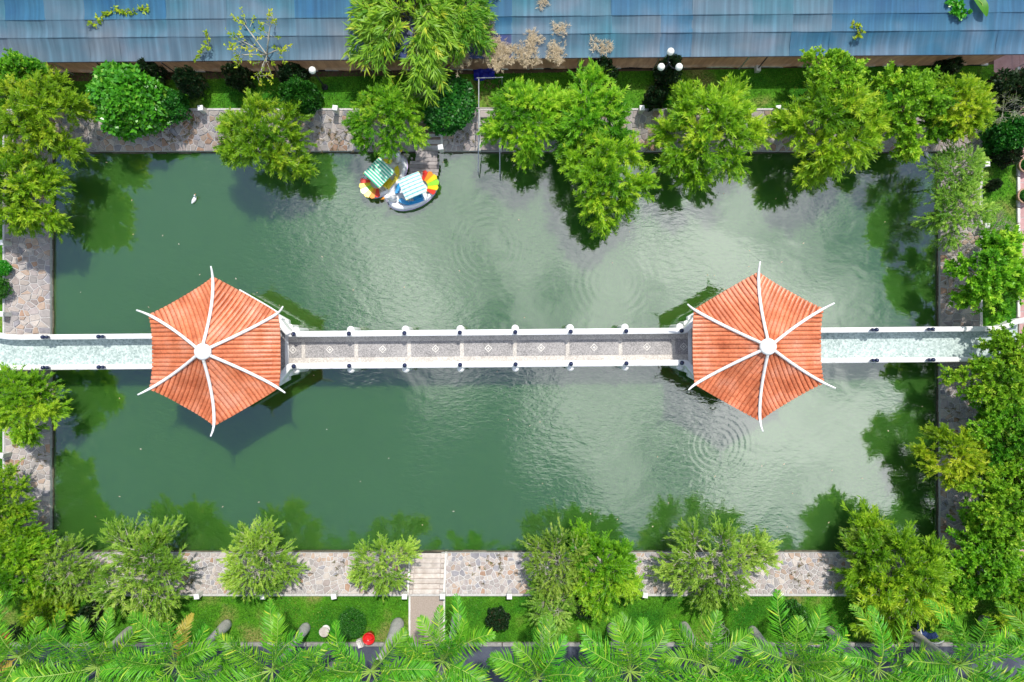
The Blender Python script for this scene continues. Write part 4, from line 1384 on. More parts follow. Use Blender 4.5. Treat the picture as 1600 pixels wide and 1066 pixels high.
# ------------------------------------------------------------------ trees and shrubs
TT = [
    # label, px, py, r, kind, top z
    ('big feathery tree at the upper left corner of the pond', 38, 172, 86, 'feather', 4.5, (60, 205)),
    ('feathery tree leaning over the left bank below the corner tree', 20, 300, 80, 'feather', 4.2, (10, 320)),
    ('tree crown touching the left end of the net house', 25, 118, 48, 'oval', 4.2, None),
    ('rounded feathery tree over the pond, alone between bush and jetty', 405, 212, 76, 'feather', 3.9, (410, 200)),
    ('twiggy feathery tree hanging over the jetty steps', 604, 182, 66, 'feather', 3.4, (635, 160)),
    ('feathery tree just right of the pipe frame', 822, 185, 74, 'feather', 3.9, (838, 180)),
    ('tall feathery tree in the middle of the upper cluster', 918, 178, 84, 'feather', 4.1, (925, 175)),
    ('feathery tree reaching farthest over the water from upper bank', 945, 268, 82, 'feather', 4.2, (940, 190)),
    ('bright feathery tree below the three-globe lamp', 1115, 200, 94, 'feather', 4.0, (1110, 190)),
    ('broad feathery tree on the upper bank near the right corner', 1312, 195, 100, 'feather', 4.3, (1310, 190)),
    ('fresh green crown behind the broad tree, against the net house', 1305, 122, 60, 'oval', 4.4, (1300, 150)),
    ('leafy tree with round clumps at the upper right corner', 1430, 165, 86, 'oval', 4.4, (1430, 165)),
    ('yellowish feathery tree beside the right lawn, top corner', 1510, 168, 62, 'yellow', 4.4, (1505, 172)),
    ('half bare twiggy tree on the right bank, top', 1496, 268, 50, 'pale', 3.6, (1515, 280)),
    ('sparse tree over the right bank with grey branches', 1500, 325, 58, 'pale', 3.7, (1538, 330)),
    ('spreading leafy tree above the right end of the bridge', 1560, 425, 82, 'oval', 4.2, (1535, 410)),
    ('leafy tree just below the right end of the bridge', 1564, 605, 74, 'oval', 4.0, (1545, 600)),
    ('leafy tree at the right edge with dense yellow-green crown', 1584, 668, 68, 'oval', 4.2, (1570, 655)),
    ('feathery tree reaching over the water from the right bank', 1502, 718, 60, 'yellow', 3.6, (1525, 715)),
    ('dense tree at the lower right edge of the picture', 1572, 805, 74, 'oval', 4.4, (1550, 790)),
    ('dense leafy tree by the lower right pond corner', 1548, 882, 74, 'oval', 4.0, (1530, 865)),
    ('dark leafy tree under the lower right corner crowns', 1588, 915, 55, 'feather', 3.6, (1580, 900)),
    ('wide feathery tree on the lower bank at right corner', 1412, 908, 104, 'feather', 3.5, (1410, 920)),
    ('small feathery tree at the pond edge, lower right', 1358, 850, 44, 'pale', 2.7, (1360, 880)),
    ('pale twiggy tree on the lower bank, third from right corner', 1118, 885, 86, 'pale', 3.3, (1115, 930)),
    ('tall narrow pale tree right of the lower stairs', 872, 880, 62, 'pale', 3.2, (880, 925)),
    ('pale feathery tree leaning right, next to the narrow one', 945, 895, 72, 'feather', 3.1, (935, 930)),
    ('low twiggy tree between the narrow pale tree and the palms', 862, 945, 48, 'pale', 2.6, (865, 940)),
    ('round twiggy tree just left of the lower stairs', 598, 885, 55, 'pale', 3.0, (603, 925)),
    ('isolated twiggy tree on the lower bank, second left of the stairs', 405, 880, 67, 'pale', 3.0, (405, 925)),
    ('wide pale tree on the lower bank near left corner', 225, 898, 88, 'pale', 3.1, (225, 930)),
    ('thin tree at the lower left corner of the pond', 95, 893, 62, 'pale', 3.0, (85, 925)),
    ('small dark feathery tree below the thin corner tree', 70, 950, 42, 'feather', 2.8, (70, 945)),
    ('feathery tree at the left edge, lower corner', 12, 890, 70, 'feather', 3.8, (15, 880)),
    ('feathery tree beside the left end of the bridge, lower side', 32, 630, 66, 'feather', 3.6, (15, 640)),
    ('small feathery shrub tree at the left edge midway', 8, 775, 48, 'feather', 3.2, (2, 770)),
    ('dense green tree at the left edge above the corner', 8, 835, 50, 'feather', 3.5, (2, 830)),
    ('leafy tree cut by the right edge, at the bridge end', 1598, 548, 58, 'oval', 4.0, (1592, 550)),
    ('dense tree cut by the right edge, beside the white board', 1600, 745, 58, 'oval', 4.0, (1596, 740)),
    ('leafy tree cut by the right edge above the lower corner', 1602, 965, 52, 'feather', 3.6, (1600, 950)),
    ('tree crown filling the gap right of the lower corner tree', 1480, 925, 58, 'oval', 3.4, (1478, 930)),
    ('tall weeping bamboo over the net house', 640, 14, 118, 'bamboo', 5.0, (668, 128)),
    ('fine-leaved bamboo clump right of the tall weeping one', 712, 12, 70, 'bamboo', 4.6, (700, 110)),
    ('sparse yellow-leaved tree leaning over the net house', 405, 72, 68, 'thin', 4.8, (436, 121)),
    ('bare branching shrub by the pink path, upper right', 1575, 170, 34, 'bare', 3.2, (1570, 178)),
    ('twiggy grey shrub beside the weeping bamboo trunk', 668, 140, 34, 'bare', 3.0, (672, 145)),
    ('grey leafless shrub under the sparse right bank tree', 1558, 358, 34, 'bare', 2.6, (1550, 355)),
]
for (lb, px, py, r_, kd, zt, bs_) in TT:
    nm = {'bamboo': 'bamboo', 'oval': 'leafy_tree', 'thin': 'sparse_tree', 'bare': 'bare_shrub', 'pale': 'twiggy_tree'}.get(kd, 'feathery_tree')
    tree(lb, px, py, r_, kd, zt, 'bamboo' if kd == 'bamboo' else ('shrub' if kd == 'bare' else 'tree'), nm, bs_,
         stems=5 if kd == 'bamboo' else 1, limb=.05 if kd in ('bamboo', 'bare', 'thin') else .10)

for a in (('round glossy bright green bush on the upper bank', 210, 160, 49, 'bush', 1.5),
          ('dark shrub behind the bright bush, nearer the left', 198, 112, 18, 'dark', .9),
          ('dark shrub behind the bright bush, nearer the right', 243, 118, 15, 'dark', .9),
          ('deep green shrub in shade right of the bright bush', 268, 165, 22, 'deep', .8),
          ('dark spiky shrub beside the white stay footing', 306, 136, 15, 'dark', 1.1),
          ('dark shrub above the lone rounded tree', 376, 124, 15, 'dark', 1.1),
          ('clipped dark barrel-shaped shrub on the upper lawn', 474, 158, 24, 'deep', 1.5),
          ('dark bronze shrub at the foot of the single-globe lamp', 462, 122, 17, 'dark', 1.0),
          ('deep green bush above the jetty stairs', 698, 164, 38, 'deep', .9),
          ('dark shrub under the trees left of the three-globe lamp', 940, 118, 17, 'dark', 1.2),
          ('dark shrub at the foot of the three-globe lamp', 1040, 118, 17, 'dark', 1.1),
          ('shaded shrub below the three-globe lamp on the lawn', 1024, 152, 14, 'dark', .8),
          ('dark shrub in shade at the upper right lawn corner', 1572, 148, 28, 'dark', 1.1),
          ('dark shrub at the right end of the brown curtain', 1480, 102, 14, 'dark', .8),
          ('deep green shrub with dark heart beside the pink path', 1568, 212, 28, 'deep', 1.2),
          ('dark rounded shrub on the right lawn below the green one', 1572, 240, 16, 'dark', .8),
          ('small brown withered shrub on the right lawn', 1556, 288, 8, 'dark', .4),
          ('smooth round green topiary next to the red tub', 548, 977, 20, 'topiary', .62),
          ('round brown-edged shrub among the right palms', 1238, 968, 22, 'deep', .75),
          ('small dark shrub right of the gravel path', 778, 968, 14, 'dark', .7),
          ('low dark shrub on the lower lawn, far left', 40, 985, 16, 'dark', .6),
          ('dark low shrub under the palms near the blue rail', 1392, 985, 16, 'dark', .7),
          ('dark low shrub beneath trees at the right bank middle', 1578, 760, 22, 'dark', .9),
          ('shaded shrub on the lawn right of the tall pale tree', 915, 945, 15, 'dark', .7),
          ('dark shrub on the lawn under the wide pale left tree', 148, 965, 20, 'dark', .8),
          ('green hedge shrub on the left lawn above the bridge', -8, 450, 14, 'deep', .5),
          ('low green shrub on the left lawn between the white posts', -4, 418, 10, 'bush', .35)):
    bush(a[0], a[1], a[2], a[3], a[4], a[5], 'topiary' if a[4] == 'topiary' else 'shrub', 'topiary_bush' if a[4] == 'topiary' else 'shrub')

# seedlings and creepers lying on / poking over the nets
def creeper(label, pts_px, z, mat, seed, leaf=(.16, .085), k=5, dens=14):
    g = rng(seed)
    P3 = [np.array(P(x, y, z)) for x, y in pts_px]
    base, dirs = [], []
    for a, b in zip(P3[:-1], P3[1:]):
        for t in np.linspace(0, 1, dens):
            base.append(a + (b - a) * t + g.normal(0, .05, 3)); dirs.append(g.normal(size=3) * np.array([1, 1, .3]) + (b - a) * .4 + np.array([0, 0, .3]))
    base = np.array(base); dirs = unit(np.array(dirs))
    root = empty('creeper', P3[0], 0, label, 'creeper')
    o0 = np.array(P3[0])
    v, q, tl = spray_leaves(g, base - o0, dirs, np.full(len(base), .12), k, leaf[0], leaf[1], .8, 0, 0, None, .5)
    link('foliage', np_mesh('foliage', v, q, mat, tl), root)
    MB().tube([tuple(p - o0) for p in P3], .014, 5).build('stem', M['twig_green'], root)
creeper('yellow-green creeper arching over the far left nets', [(140, 42), (160, 24), (180, 16), (205, 18), (232, 12)], 3.25, M['leaf_yellow'], 1)
creeper('short yellow creeper on the net left of the sparse tree', [(325, 52), (326, 75), (305, 90)], 3.15, M['leaf_yellow'], 2, dens=9)
creeper('yellow leafy shoot on the blue net, right part', [(1330, 35), (1342, 42), (1346, 52), (1336, 62)], 3.15, M['leaf_yellow'], 3, dens=7)
creeper('bright green shoot poking over the net at top right', [(1480, 2), (1500, 6), (1490, 18), (1510, 22)], 3.3, M['leaf_bush'], 4, (.2, .12), 8)
bl = empty('banana_leaf', P(1522, -6, 3.3), R(-62), 'broad pale green banana leaf over the top right net', 'leaf')
v, f = [], []
for i in range(11):
    t = i / 10
    w = .24 * math.sin(math.pi * (.12 + .86 * t)) ** .7
    z = .25 * math.sin(t * 2.4) - .12 * t
    v += [(t * 1.15, -w, z + .05), (t * 1.15, 0, z), (t * 1.15, w, z + .05)]
for i in range(10):
    for j in range(2):
        q = i * 3 + j
        f.append((q, q + 3, q + 4, q + 1))
MB().add(v, f).build('blade', M['leaf_bamboo'], bl, smooth=True)
MB().tube([(-.5, 0, -.6), (0, 0, 0), (.5, 0, .2), (1.1, 0, .05)], [.03, .025, .02, .008], 6).build('midrib', M['rachis'], bl)

# ------------------------------------------------------------------ palms
def frond_mesh(seed, L=2.6, lift=.45, droop=1.0, dry=False, nl=36, leaf=.74):
    g = rng(seed)
    ts = np.linspace(0, 1, 15)
    bend = g.normal(0, .10)
    def path(t):
        return np.array([L * (t - .12 * droop * t ** 3), bend * L * t * t, L * (lift * t - .55 * droop * t ** 2.2)])
    pts = [path(t) for t in ts]
    mb = MB()
    mb.tube([tuple(p) for p in pts], [.024 * (1 - .8 * t) + .004 for t in ts], 5, 0)
    nv = len(mb.v)
    v, f = [], []
    tint = [.7] * nv
    for s in (-1, 1):
        for i in range(nl):
            t = .13 + .87 * (i + .5 + g.uniform(-.2, .2)) / nl
            p = path(t); tg = path(min(1, t + .02)) - path(t - .02); tg /= np.linalg.norm(tg)
            sd = np.cross(tg, [0, 0, 1.]); sd /= np.linalg.norm(sd); sd *= s
            upv = np.cross(sd, tg) * s
            ln = leaf * (math.sin(math.pi * min(1, .18 + .80 * t)) ** .65) * g.uniform(.85, 1.1)
            fwd = .55 + .5 * t
            d1 = sd * 1.0 + tg * (fwd + g.normal(0, .12)) + upv * g.normal(.3, .28); d1 /= np.linalg.norm(d1)
            d2 = d1 + np.array([0, 0, -1.0]) * g.uniform(.2, 1.1); d2 /= np.linalg.norm(d2)
            wv = np.cross(d1, upv); wv /= np.linalg.norm(wv)
            w = .028
            a, b, c = p, p + d1 * ln * .55, p + d1 * ln * .55 + d2 * ln * .45
            k = nv + len(v)
            v += [tuple(a - wv * w * .5), tuple(a + wv * w * .5), tuple(b - wv * w), tuple(b + wv * w), tuple(c)]
            f += [(k, k + 1, k + 3, k + 2), (k + 2, k + 3, k + 4)]
            tv = float(np.clip(g.normal(.5, .2) + (.2 if dry else 0), 0, 1))
            tint += [tv] * 5
    mb.v += v; mb.f += f; mb.m += [1] * len(f)
    me = mb.mesh('frond', [M['leaf_palm_dry'] if dry else M['rachis'], M['leaf_palm_dry'] if dry else M['leaf_palm']])
    at = me.attributes.new('tint', 'FLOAT', 'POINT')
    at.data.foreach_set('value', np.array(tint, np.float32))
    return me


FRONDS = [frond_mesh(10, 2.9, .95, .9), frond_mesh(11, 3.1, .75, 1.0), frond_mesh(12, 3.2, .55, 1.05), frond_mesh(13, 3.1, .35, 1.15), frond_mesh(14, 2.7, 1.25, .8), frond_mesh(15, 3.0, .5, 1.35), frond_mesh(16, 3.0, .65, 1.2), frond_mesh(17, 2.8, .85, 1.25)]
FROND_DRY = [frond_mesh(20, 2.3, .4, 1.2, True, 40, .5)]


def palm(label, bpx, bpy_, ztop, seed, head=None, nfr=13, dry=(), bottle=1.0, gap=None):
    rd = random.Random(seed)
    b = P(bpx, bpy_, GARDEN)
    root = empty('palm_tree', (b.x, b.y, GARDEN), 0, label, 'palm tree', 'palms along the road')
    H = ztop - GARDEN
    top = Vector((rd.uniform(-.25, .25), rd.uniform(-.25, .15), H))
    if head is not None:
        hp = P(head[0], head[1], ztop)
        top = Vector((hp.x - b.x, hp.y - b.y, H))
        if Vector((top.x, top.y)).length > 1.6:
            top.xy = Vector((top.x, top.y)).normalized() * 1.6
    def at(t):
        return Vector((top.x * t * t, top.y * t * t, H * t))
    prof = [(0, .24), (.04, .265), (.10, .255), (.2, .215), (.34, .17), (.5, .14), (.68, .12), (.82, .11)]
    MB().tube([at(t) - Vector((0, 0, .15 if t == 0 else 0)) for t, _ in prof], [r * bottle for _, r in prof], 14).build('trunk', M['palm_trunk'], root, smooth=True)
    MB().tube([at(.82), at(.88), at(.95), at(1.0)], [.135, .15, .11, .06], 12).build('crownshaft', M['palm_shaft'], root, smooth=True)
    a0 = rd.uniform(0, 6.28)
    for i in range(nfr):
        an = a0 + i * 2.39996 + rd.uniform(-.4, .4)
        if gap is not None and abs((math.degrees(an) - gap + 180) % 360 - 180) < 34:
            an += R(75)
        me = FRONDS[[4, 0, 7, 1, 6, 2, 1, 3, 3, 5, 6, 2, 3, 0, 5, 7][i % 16]]
        o = link('frond', me, root, at(.985))
        o.rotation_euler = (rd.uniform(-.7, .7), rd.uniform(-.25, .2), an)
        s = rd.uniform(.78, 1.12)
        o.scale = (s, s, s)
    for a in dry:
        o = link('frond', FROND_DRY[0], root, at(.95))
        o.rotation_euler = (rd.uniform(-.1, .1), 0, R(a))
        o['label'] = 'yellowed dying frond'
    return root


PALMS = [(95, 975, 5.6, (66, 1012)), (205, 985, 5.9, (160, 1040)), (355, 975, 6.0, (272, 1040)), (478, 980, 6.0, (425, 1048)), (622, 974, 6.1, (580, 1050)),
         (714, 965, 5.4, (690, 1034)), (850, 985, 5.8, (838, 1062)), (955, 980, 5.9, (985, 1050)), (1068, 978, 6.0, (1105, 1040)), (1175, 985, 5.9, (1238, 1035)),
         (1295, 985, 6.0, (1372, 1045)), (1420, 985, 6.1, (1500, 1040)), (1535, 968, 6.1, (1640, 1040)), (-10, 985, 5.8, (-60, 1040))]
order = ['second', 'third', 'fourth', 'fifth', 'sixth', 'seventh', 'eighth', 'ninth', 'tenth', 'eleventh', 'twelfth', 'thirteenth']
names = ['palm whose crown spreads at the far lower left, with one yellow leaf', 'palm left of the golden dying frond', 'palm with a golden dying frond, lower left',
         'palm left of the round topiary, below the isolated twiggy tree', 'palm with thick pale bottle trunk beside the red tub', 'palm at the end of the gravel path',
         'palm below the tall narrow pale tree', 'palm between the narrow pale tree and the wire coil', 'palm with bare leaning trunk beside the wire coil',
         'palm below the brown-edged round shrub', 'palm left of the blue curved rail', 'palm with trunk crossing behind the blue curved rail', 'palm with brown swollen foot at the lower right corner',
         'palm cut by the left edge of the picture']
for i, ((bx, by, zt, hd), lb) in enumerate(zip(PALMS, names)):
    palm(lb, bx, by, zt + .5, 40 + i, hd, 17, dry=((80,) if i == 2 else ((215,) if i == 0 else ())), bottle=1.25 if i == 4 else 1.0, gap=85 if i == 4 else (None))

for i, (bx, by, lb) in enumerate(((150, 1040, 'palm crown cut by the bottom edge at far left'), (340, 1042, 'palm crown cut by the bottom edge below the dying frond'), (520, 1040, 'palm crown cut by the bottom edge below the topiary'),
                                  (690, 1045, 'palm crown cut by the bottom edge below the stairs'), (905, 1040, 'palm crown cut by the bottom edge right of the stairs'), (1090, 1042, 'palm crown cut by the bottom edge below the wire coil'),
                                  (1255, 1044, 'palm crown cut by the bottom edge below the brown-edged shrub'), (1430, 1046, 'palm crown cut by the bottom edge below the blue bench'))):
    palm(lb, bx, by, 5.2, 80 + i, None, 16)

# ------------------------------------------------------------------ grass, weeds, floating leaves (stuff)
def in_rect(g, n, x0, x1, y0, y1):
    return np.stack([g.uniform(x0, x1, n), g.uniform(y0, y1, n), np.full(n, GARDEN - .006)], 1)
g = rng(4)
pts = np.concatenate([in_rect(g, 20000, -27, PATH_X, WALL_B, BY0 - .12), in_rect(g, 14000, -27, PATH_X, BY1 + .12, NET_Y_L - .05), in_rect(g, 3000, -27.5, BX0 - .12, BY0, BY1), in_rect(g, 7000, BX1 + .17, PATH_X, BY0, BY1)])
gx0, gx1 = P(640, 0).x - .1, P(694, 0).x + .1
keep = ~((pts[:, 0] > gx0) & (pts[:, 0] < gx1) & (pts[:, 1] < BY0))
keep &= ~((pts[:, 0] > ST_TOP2[0] - 1.2) & (pts[:, 0] < ST_TOP2[1] + .6) & (pts[:, 1] > BY1))
keep &= ~(np.abs(pts[:, 1] + .4) < 1.6)
pts = pts[keep]
dirs = unit(g.normal(size=pts.shape) * np.array([.7, .7, .2]) + np.array([0, 0, .8]))
tint = np.clip(.45 + .25 * np.sin(pts[:, 0] * .9 + 1.3 * np.sin(pts[:, 1])) + g.normal(0, .18, len(pts)), 0, 1)
v, q, tl = spray_leaves(g, pts, dirs, np.full(len(pts), .03), 3, .085, .02, .5, 0, 0, tint, .8)
o = link('grass', np_mesh('grass', v, q, M['grass_blade'], tl))
tag(o, 'short grass blades covering the lawns', 'grass', kind='stuff')

pts = []
for (px, py, r_, m) in ((270, 205, .9, 40), (300, 190, .4, 16), (170, 190, .8, 30), (150, 175, .6, 26), (500, 205, .9, 26), (530, 215, .6, 18), (345, 220, .5, 12), (1500, 250, .9, 40), (1490, 390, .8, 34), (1485, 460, .7, 30),
                        (1490, 585, .5, 18), (1485, 660, .8, 36), (1495, 790, .9, 40), (850, 235, .5, 15), (720, 215, .6, 18), (765, 150, .8, 30), (60, 720, .5, 12), (300, 900, .5, 12), (760, 890, .7, 14), (780, 880, .4, 10), (1250, 895, .8, 22), (530, 885, .5, 10), (1010, 225, .5, 14), (1480, 830, .7, 26)):
    c = P(px, py, .7)
    a = g.normal(0, r_ * .5, (m, 2))
    for dx, dy in a:
        x, y = c.x + dx, c.y + dy
        pts.append((x, y, bank_z(x, y) + .02))
pts = np.array(pts)
inw = (pts[:, 0] > PX0 - .05) & (pts[:, 0] < PX1 + .05) & (pts[:, 1] > PY0 - .05) & (pts[:, 1] < PY1 + .05)
pts = pts[~inw]
v, q, tl = spray_leaves(g, pts, unit(g.normal(size=pts.shape) * np.array([1, 1, .3]) + np.array([0, 0, .5])), np.full(len(pts), .16), 14, .16, .018, .6, .1, 0, None, .5)
o = link('dry_weeds', np_mesh('dry_weeds', v, q, M['leaf_dry'], tl))
tag(o, 'withered brown weeds growing in the bank joints', 'weeds', kind='stuff')

pts = np.stack([g.uniform(PX0 + .4, PX1 - .4, 90), g.uniform(PY0 + .4, PY1 - .4, 90), np.full(90, .012)], 1)
keep = np.abs(pts[:, 1] + .35) > 1.2
pts = pts[keep]
v, q, tl = spray_leaves(g, pts, unit(np.concatenate([g.normal(size=(len(pts), 2)), np.zeros((len(pts), 1))], 1)), np.full(len(pts), .02), 1, .11, .05, .0, 0, 0, None, .02)
v[:, 2] = .008 + .004 * (np.arange(len(v)) % 4)
o = link('floating_leaves', np_mesh('floating_leaves', v, q, M['straw'], tl))
tag(o, 'scattered fallen leaves floating on the pond', 'leaves', kind='stuff')

# ------------------------------------------------------------------ stairs, path, jetty
def stairs(label, x0, x1, y_low, y_high, n, mat, border=True, name='stairs'):
    root = empty(name, ((x0 + x1) / 2, y_low, 0), 0, label, 'stairs')
    w = (x1 - x0) / 2
    s = 1 if y_high > y_low else -1
    D = abs(y_high - y_low)
    for i in range(n):
        za = LIP + (GARDEN + .05 - LIP) * (i + 1) / n
        ya, yb = s * D * i / n, s * D * (i + 1) / n
        MB().box(-w + .2 if border else -w, w - .2 if border else w, min(ya, yb) + .004, max(ya, yb) - .004 if s > 0 else max(ya, yb), -.3, za, bev=.02).build('step', mat, root)
        if border:
            for q in (-1, 1):
                MB().box(min(q * (w - .195), q * (w - .005)), max(q * (w - .195), q * (w - .005)), min(ya, yb), max(ya, yb) - .012, -.3, za + .03, bev=.02).build('border_slab', M['stepstone'], root)
    for q in (-1, 1):
        v = []
        for xx in (q * w, q * (w + .1)):
            v += [(xx, -s * .02, -.3), (xx, -s * .02, LIP + .16), (xx, s * D, GARDEN + .2), (xx, s * D, -.3)]
        MB().add(v, [(0, 1, 2, 3), (7, 6, 5, 4), (0, 4, 5, 1), (1, 5, 6, 2), (2, 6, 7, 3), (3, 7, 4, 0)]).build('side_curb', M['white_worn'], root)
    return root
stairs('pale stone stairs from the gravel path down to the water', ST_BOT[0], ST_BOT[1], PY0, BY0, 8, M['stepstone'])
stairs('brown stone stairs leading down to the wooden jetty', ST_TOP[0], ST_TOP[1], PY1 + .25, BY1, 6, M['stepbrown'], False)
stairs('rough grey stairs under the white pipe frame', ST_TOP2[0], ST_TOP2[1], PY1, BY1, 5, M['stones'][1], False)

gp = empty('gravel_path', ((gx0 + gx1) / 2, (BY0 + WALL_B) / 2, GARDEN), 0)
tag(gp, 'short pinkish gravel path from stairs to the road', 'path', kind='structure')
hw = (gx1 - gx0) / 2 - .1
hl = (BY0 - WALL_B) / 2
MB().add([(-hw, -hl, .004), (hw, -hl, .004), (hw, hl - .12, .004), (-hw, hl - .12, .004)], [(0, 1, 2, 3)]).build('gravel', M['gravel_path'], gp)
for s in (-1, 1):
    MB().box(s * hw - .05, s * hw + .05, -hl, hl - .12, -.1, .06, bev=.015).build('path_border', M['white_worn'], gp)

jt = empty('jetty', P(668, 256, .35), R(-1.5), 'weathered grey plank jetty at the foot of the brown stairs', 'jetty')
jt.location.z = 0
plk = [(-.62, .52, .58), (-.62, .52, .40), (-.62, .52, .22), (-.94, .62, .03), (-.96, .60, -.16), (-.94, .62, -.35), (-.97, .59, -.54)]
rd = random.Random(3)
for (xa, xb, y) in plk:
    MB().box(xa + rd.uniform(-.03, .03), xb + rd.uniform(-.03, .03), y - .088, y + .088, .33 + rd.uniform(0, .015), .385 + rd.uniform(0, .012), bev=.008).build('plank', M['wood'], jt)
MB().box(-.92, .56, -.55, -.45, .20, .326).build('beam', M['wood'], jt)
MB().box(-.60, .50, .42, .52, .20, .326).build('beam', M['wood'], jt)
for x in (-.85, .5):
    for y in (-.5, .3):
        MB().tube([(x, y, -.8), (x, y, .199)], .06, 8).build('pile', M['wood'], jt)

# ------------------------------------------------------------------ low white posts around the bank
ordn = ['first', 'second', 'third', 'fourth', 'fifth', 'sixth', 'seventh', 'eighth', 'ninth']
pm = MB().box(-.11, .11, -.11, .11, -.1, .50, bev=.03).mesh('shaft', M['white_worn'])
pc = MB().box(-.13, .13, -.13, .13, .501, .56, bev=.025).mesh('cap', M['white'])
def low_post(label, px, py, ang=0):
    b = P(px, py, GARDEN + .3)
    root = empty('low_post', (b.x, b.y, GARDEN), R(ang), label, 'post', 'low white posts around the pond')
    link('shaft', pm, root); link('cap', pc, root)
for i, x in enumerate((310, 413, 523, 633, 692, 796, 1007, 1217)):
    low_post('low white concrete post on lower bank edge, %s from left' % ordn[i], x, 930 if x < 900 else 928, (8, 0, 12, 0, 0, 0, -6, -14)[i])
for i, x in enumerate((316, 525, 1002, 1214)):
    low_post('low white concrete post on upper bank edge, %s from left' % ordn[i], x, 171, (4, -8, 3, 6)[i])
for i, y in enumerate((380, 491, 711)):
    low_post('low white concrete post on left bank edge, %s from top' % ordn[i], 6, y, (6, -3, -14)[i])
for i, (x, y) in enumerate(((1538, 258), (1538, 354), (1552, 585), (1538, 703))):
    low_post('low white concrete post on right bank edge, %s from top' % ordn[i], x, y, (3, -2, 6, 8)[i])
low_post('white post beside the brown stairs at the jetty', 689, 232, 8)

# ------------------------------------------------------------------ lamps
def lamp(label, px, py, z, globes, r=.175):
    c = P(px, py, z)
    root = empty('garden_lamp', (c.x, c.y, GARDEN), 0, label, 'garden lamp')
    H = z - GARDEN
    MB().lathe([(.16, 0), (.16, .06), (.09, .12), (.06, .3), (.045, .5), (.038, H - .1), (.05, H - .05), (.06, H + .03), (.02, H + .1)], (0, 0, 0), 12).build('pole', M['dark_metal'], root)
    for (dx, dy, dz) in globes:
        if dx or dy:
            MB().tube([(0, 0, H - .1), (dx * .5, dy * .5, H - .22 + dz * .3), (dx, dy, H - .12 + dz), (dx, dy, H + dz)], .022, 6).build('arm', M['dark_metal'], root)
        MB().lathe([(.05, H + dz), (.08, H + .04 + dz)], (dx, dy, 0), 10).build('fitter', M['dark_metal'], root)
        MB().ball((dx, dy, H + dz + .04 + r * .95), r, 18).build('globe', M['globe'], root, smooth=True)
lamp('garden lamp with three white globes above the upper lawn', 1045.5, 99, 3.7, [(0, .42, .1), (-.42, -.26, 0), (.42, -.26, 0)])
lamp('garden lamp with a single white globe by the barrel shrub', 491, 114, 3.0, [(0, 0, .1)])
# lamp post with white footing, lower right
b = P(1557, 988)
lp = empty('lamp_post', (b.x, b.y, GARDEN), 0, 'dark lamp post on a white square footing, lower right', 'lamp post')
MB().box(-.2, .2, -.2, .2, -.1, .16, bev=.03).build('footing', M['white_worn'], lp)
MB().lathe([(.09, .16), (.09, .22), (.05, .26), (.04, 4.2), (.06, 4.25)], (0, 0, 0), 10).build('pole', M['dark_metal'], lp)
MB().ball((0, 0, 4.45), .2, 16).build('globe', M['globe'], lp, smooth=True)
# white box lantern among the right-hand trees
b = P(1589, 726, 1.9)
ws = empty('notice_board', (b.x, b.y, GARDEN), 0, 'small white board on a dark pole by the right edge', 'board')
MB().tube([(0, .035, -.1), (0, .035, 1.3)], .03, 8).build('pole', M['dark_metal'], ws)
MB().box(-.12, .12, -.03, .0, .35, 1.2, bev=.008).build('panel', M['white'], ws)
b = P(1551, 588)

# ------------------------------------------------------------------ white pipe frame over the second stairs
b = P(748, 172, GARDEN)
pf = empty('pipe_frame', (b.x, b.y, 0), 0, 'white pipe handrail frame running from the lawn into the pond', 'pipe frame')
def lp_(px, py, z):
    q = P(px, py, z); return (q.x - b.x, q.y - b.y, z)
A1, A2, A3 = lp_(748, 121, 2.0), lp_(748, 205, 1.9), lp_(747, 268, .75)
MB().tube([A1, A2, A3], .028, 8).build('rail', M['metal'], pf)
B1, B2 = lp_(781, 209, 1.9), lp_(781, 272, .75)
MB().tube([B1, B2], .028, 8).build('rail', M['metal'], pf)
MB().tube([lp_(745, 122, 2.03), lp_(786, 121, 2.03)], .024, 8).build('crossbar', M['metal'], pf)
MB().tube([lp_(744, 169, 1.98), lp_(776, 169, 1.98)], .03, 8).build('crossbar', M['wood'], pf)
MB().tube([lp_(748, 209, 1.93), lp_(782, 209, 1.93)], .024, 8).build('crossbar', M['metal'], pf)
for (x, y, z) in (A1, A2, A3, B1, B2):
    zb = -.7 if z < 1 else GARDEN - .1
    if z == 1.9: zb = bank_z(x + b.x, y + b.y) - .1
    MB().tube([(x, y, zb), (x, y, z - .02)], .026, 8).build('upright', M['metal'], pf)
q = lp_(784, 121, 2.03)
MB().tube([(q[0], q[1], GARDEN - .1), (q[0], q[1], 2.0)], .024, 8).build('upright', M['metal'], pf)

# crumpled blue tarp
tp = P(757, 117, GARDEN)
g = rng(12)
v, f = [], []
nx_, ny_ = 14, 9
for j in range(ny_ + 1):
    for i in range(nx_ + 1):
        x = (i / nx_ - .5) * 1.05 + g.normal(0, .015); y = (j / ny_ - .5) * .62 + g.normal(0, .015) + .12 * (i / nx_ - .5)
        v.append((x, y, .12 + .09 * math.sin(i * .9 + j * .5) + .06 * math.sin(j * 1.4 - i * .4) + g.normal(0, .02)))
for j in range(ny_):
    for i in range(nx_):
        q = j * (nx_ + 1) + i
        f.append((q, q + 1, q + nx_ + 2, q + nx_ + 1))
o = MB().add(v, f).build('tarp', M['tarp'], None, smooth=True, loc=(tp.x, tp.y, GARDEN + .02))
tag(o, 'crumpled deep blue tarp at the foot of the net house', 'tarp')

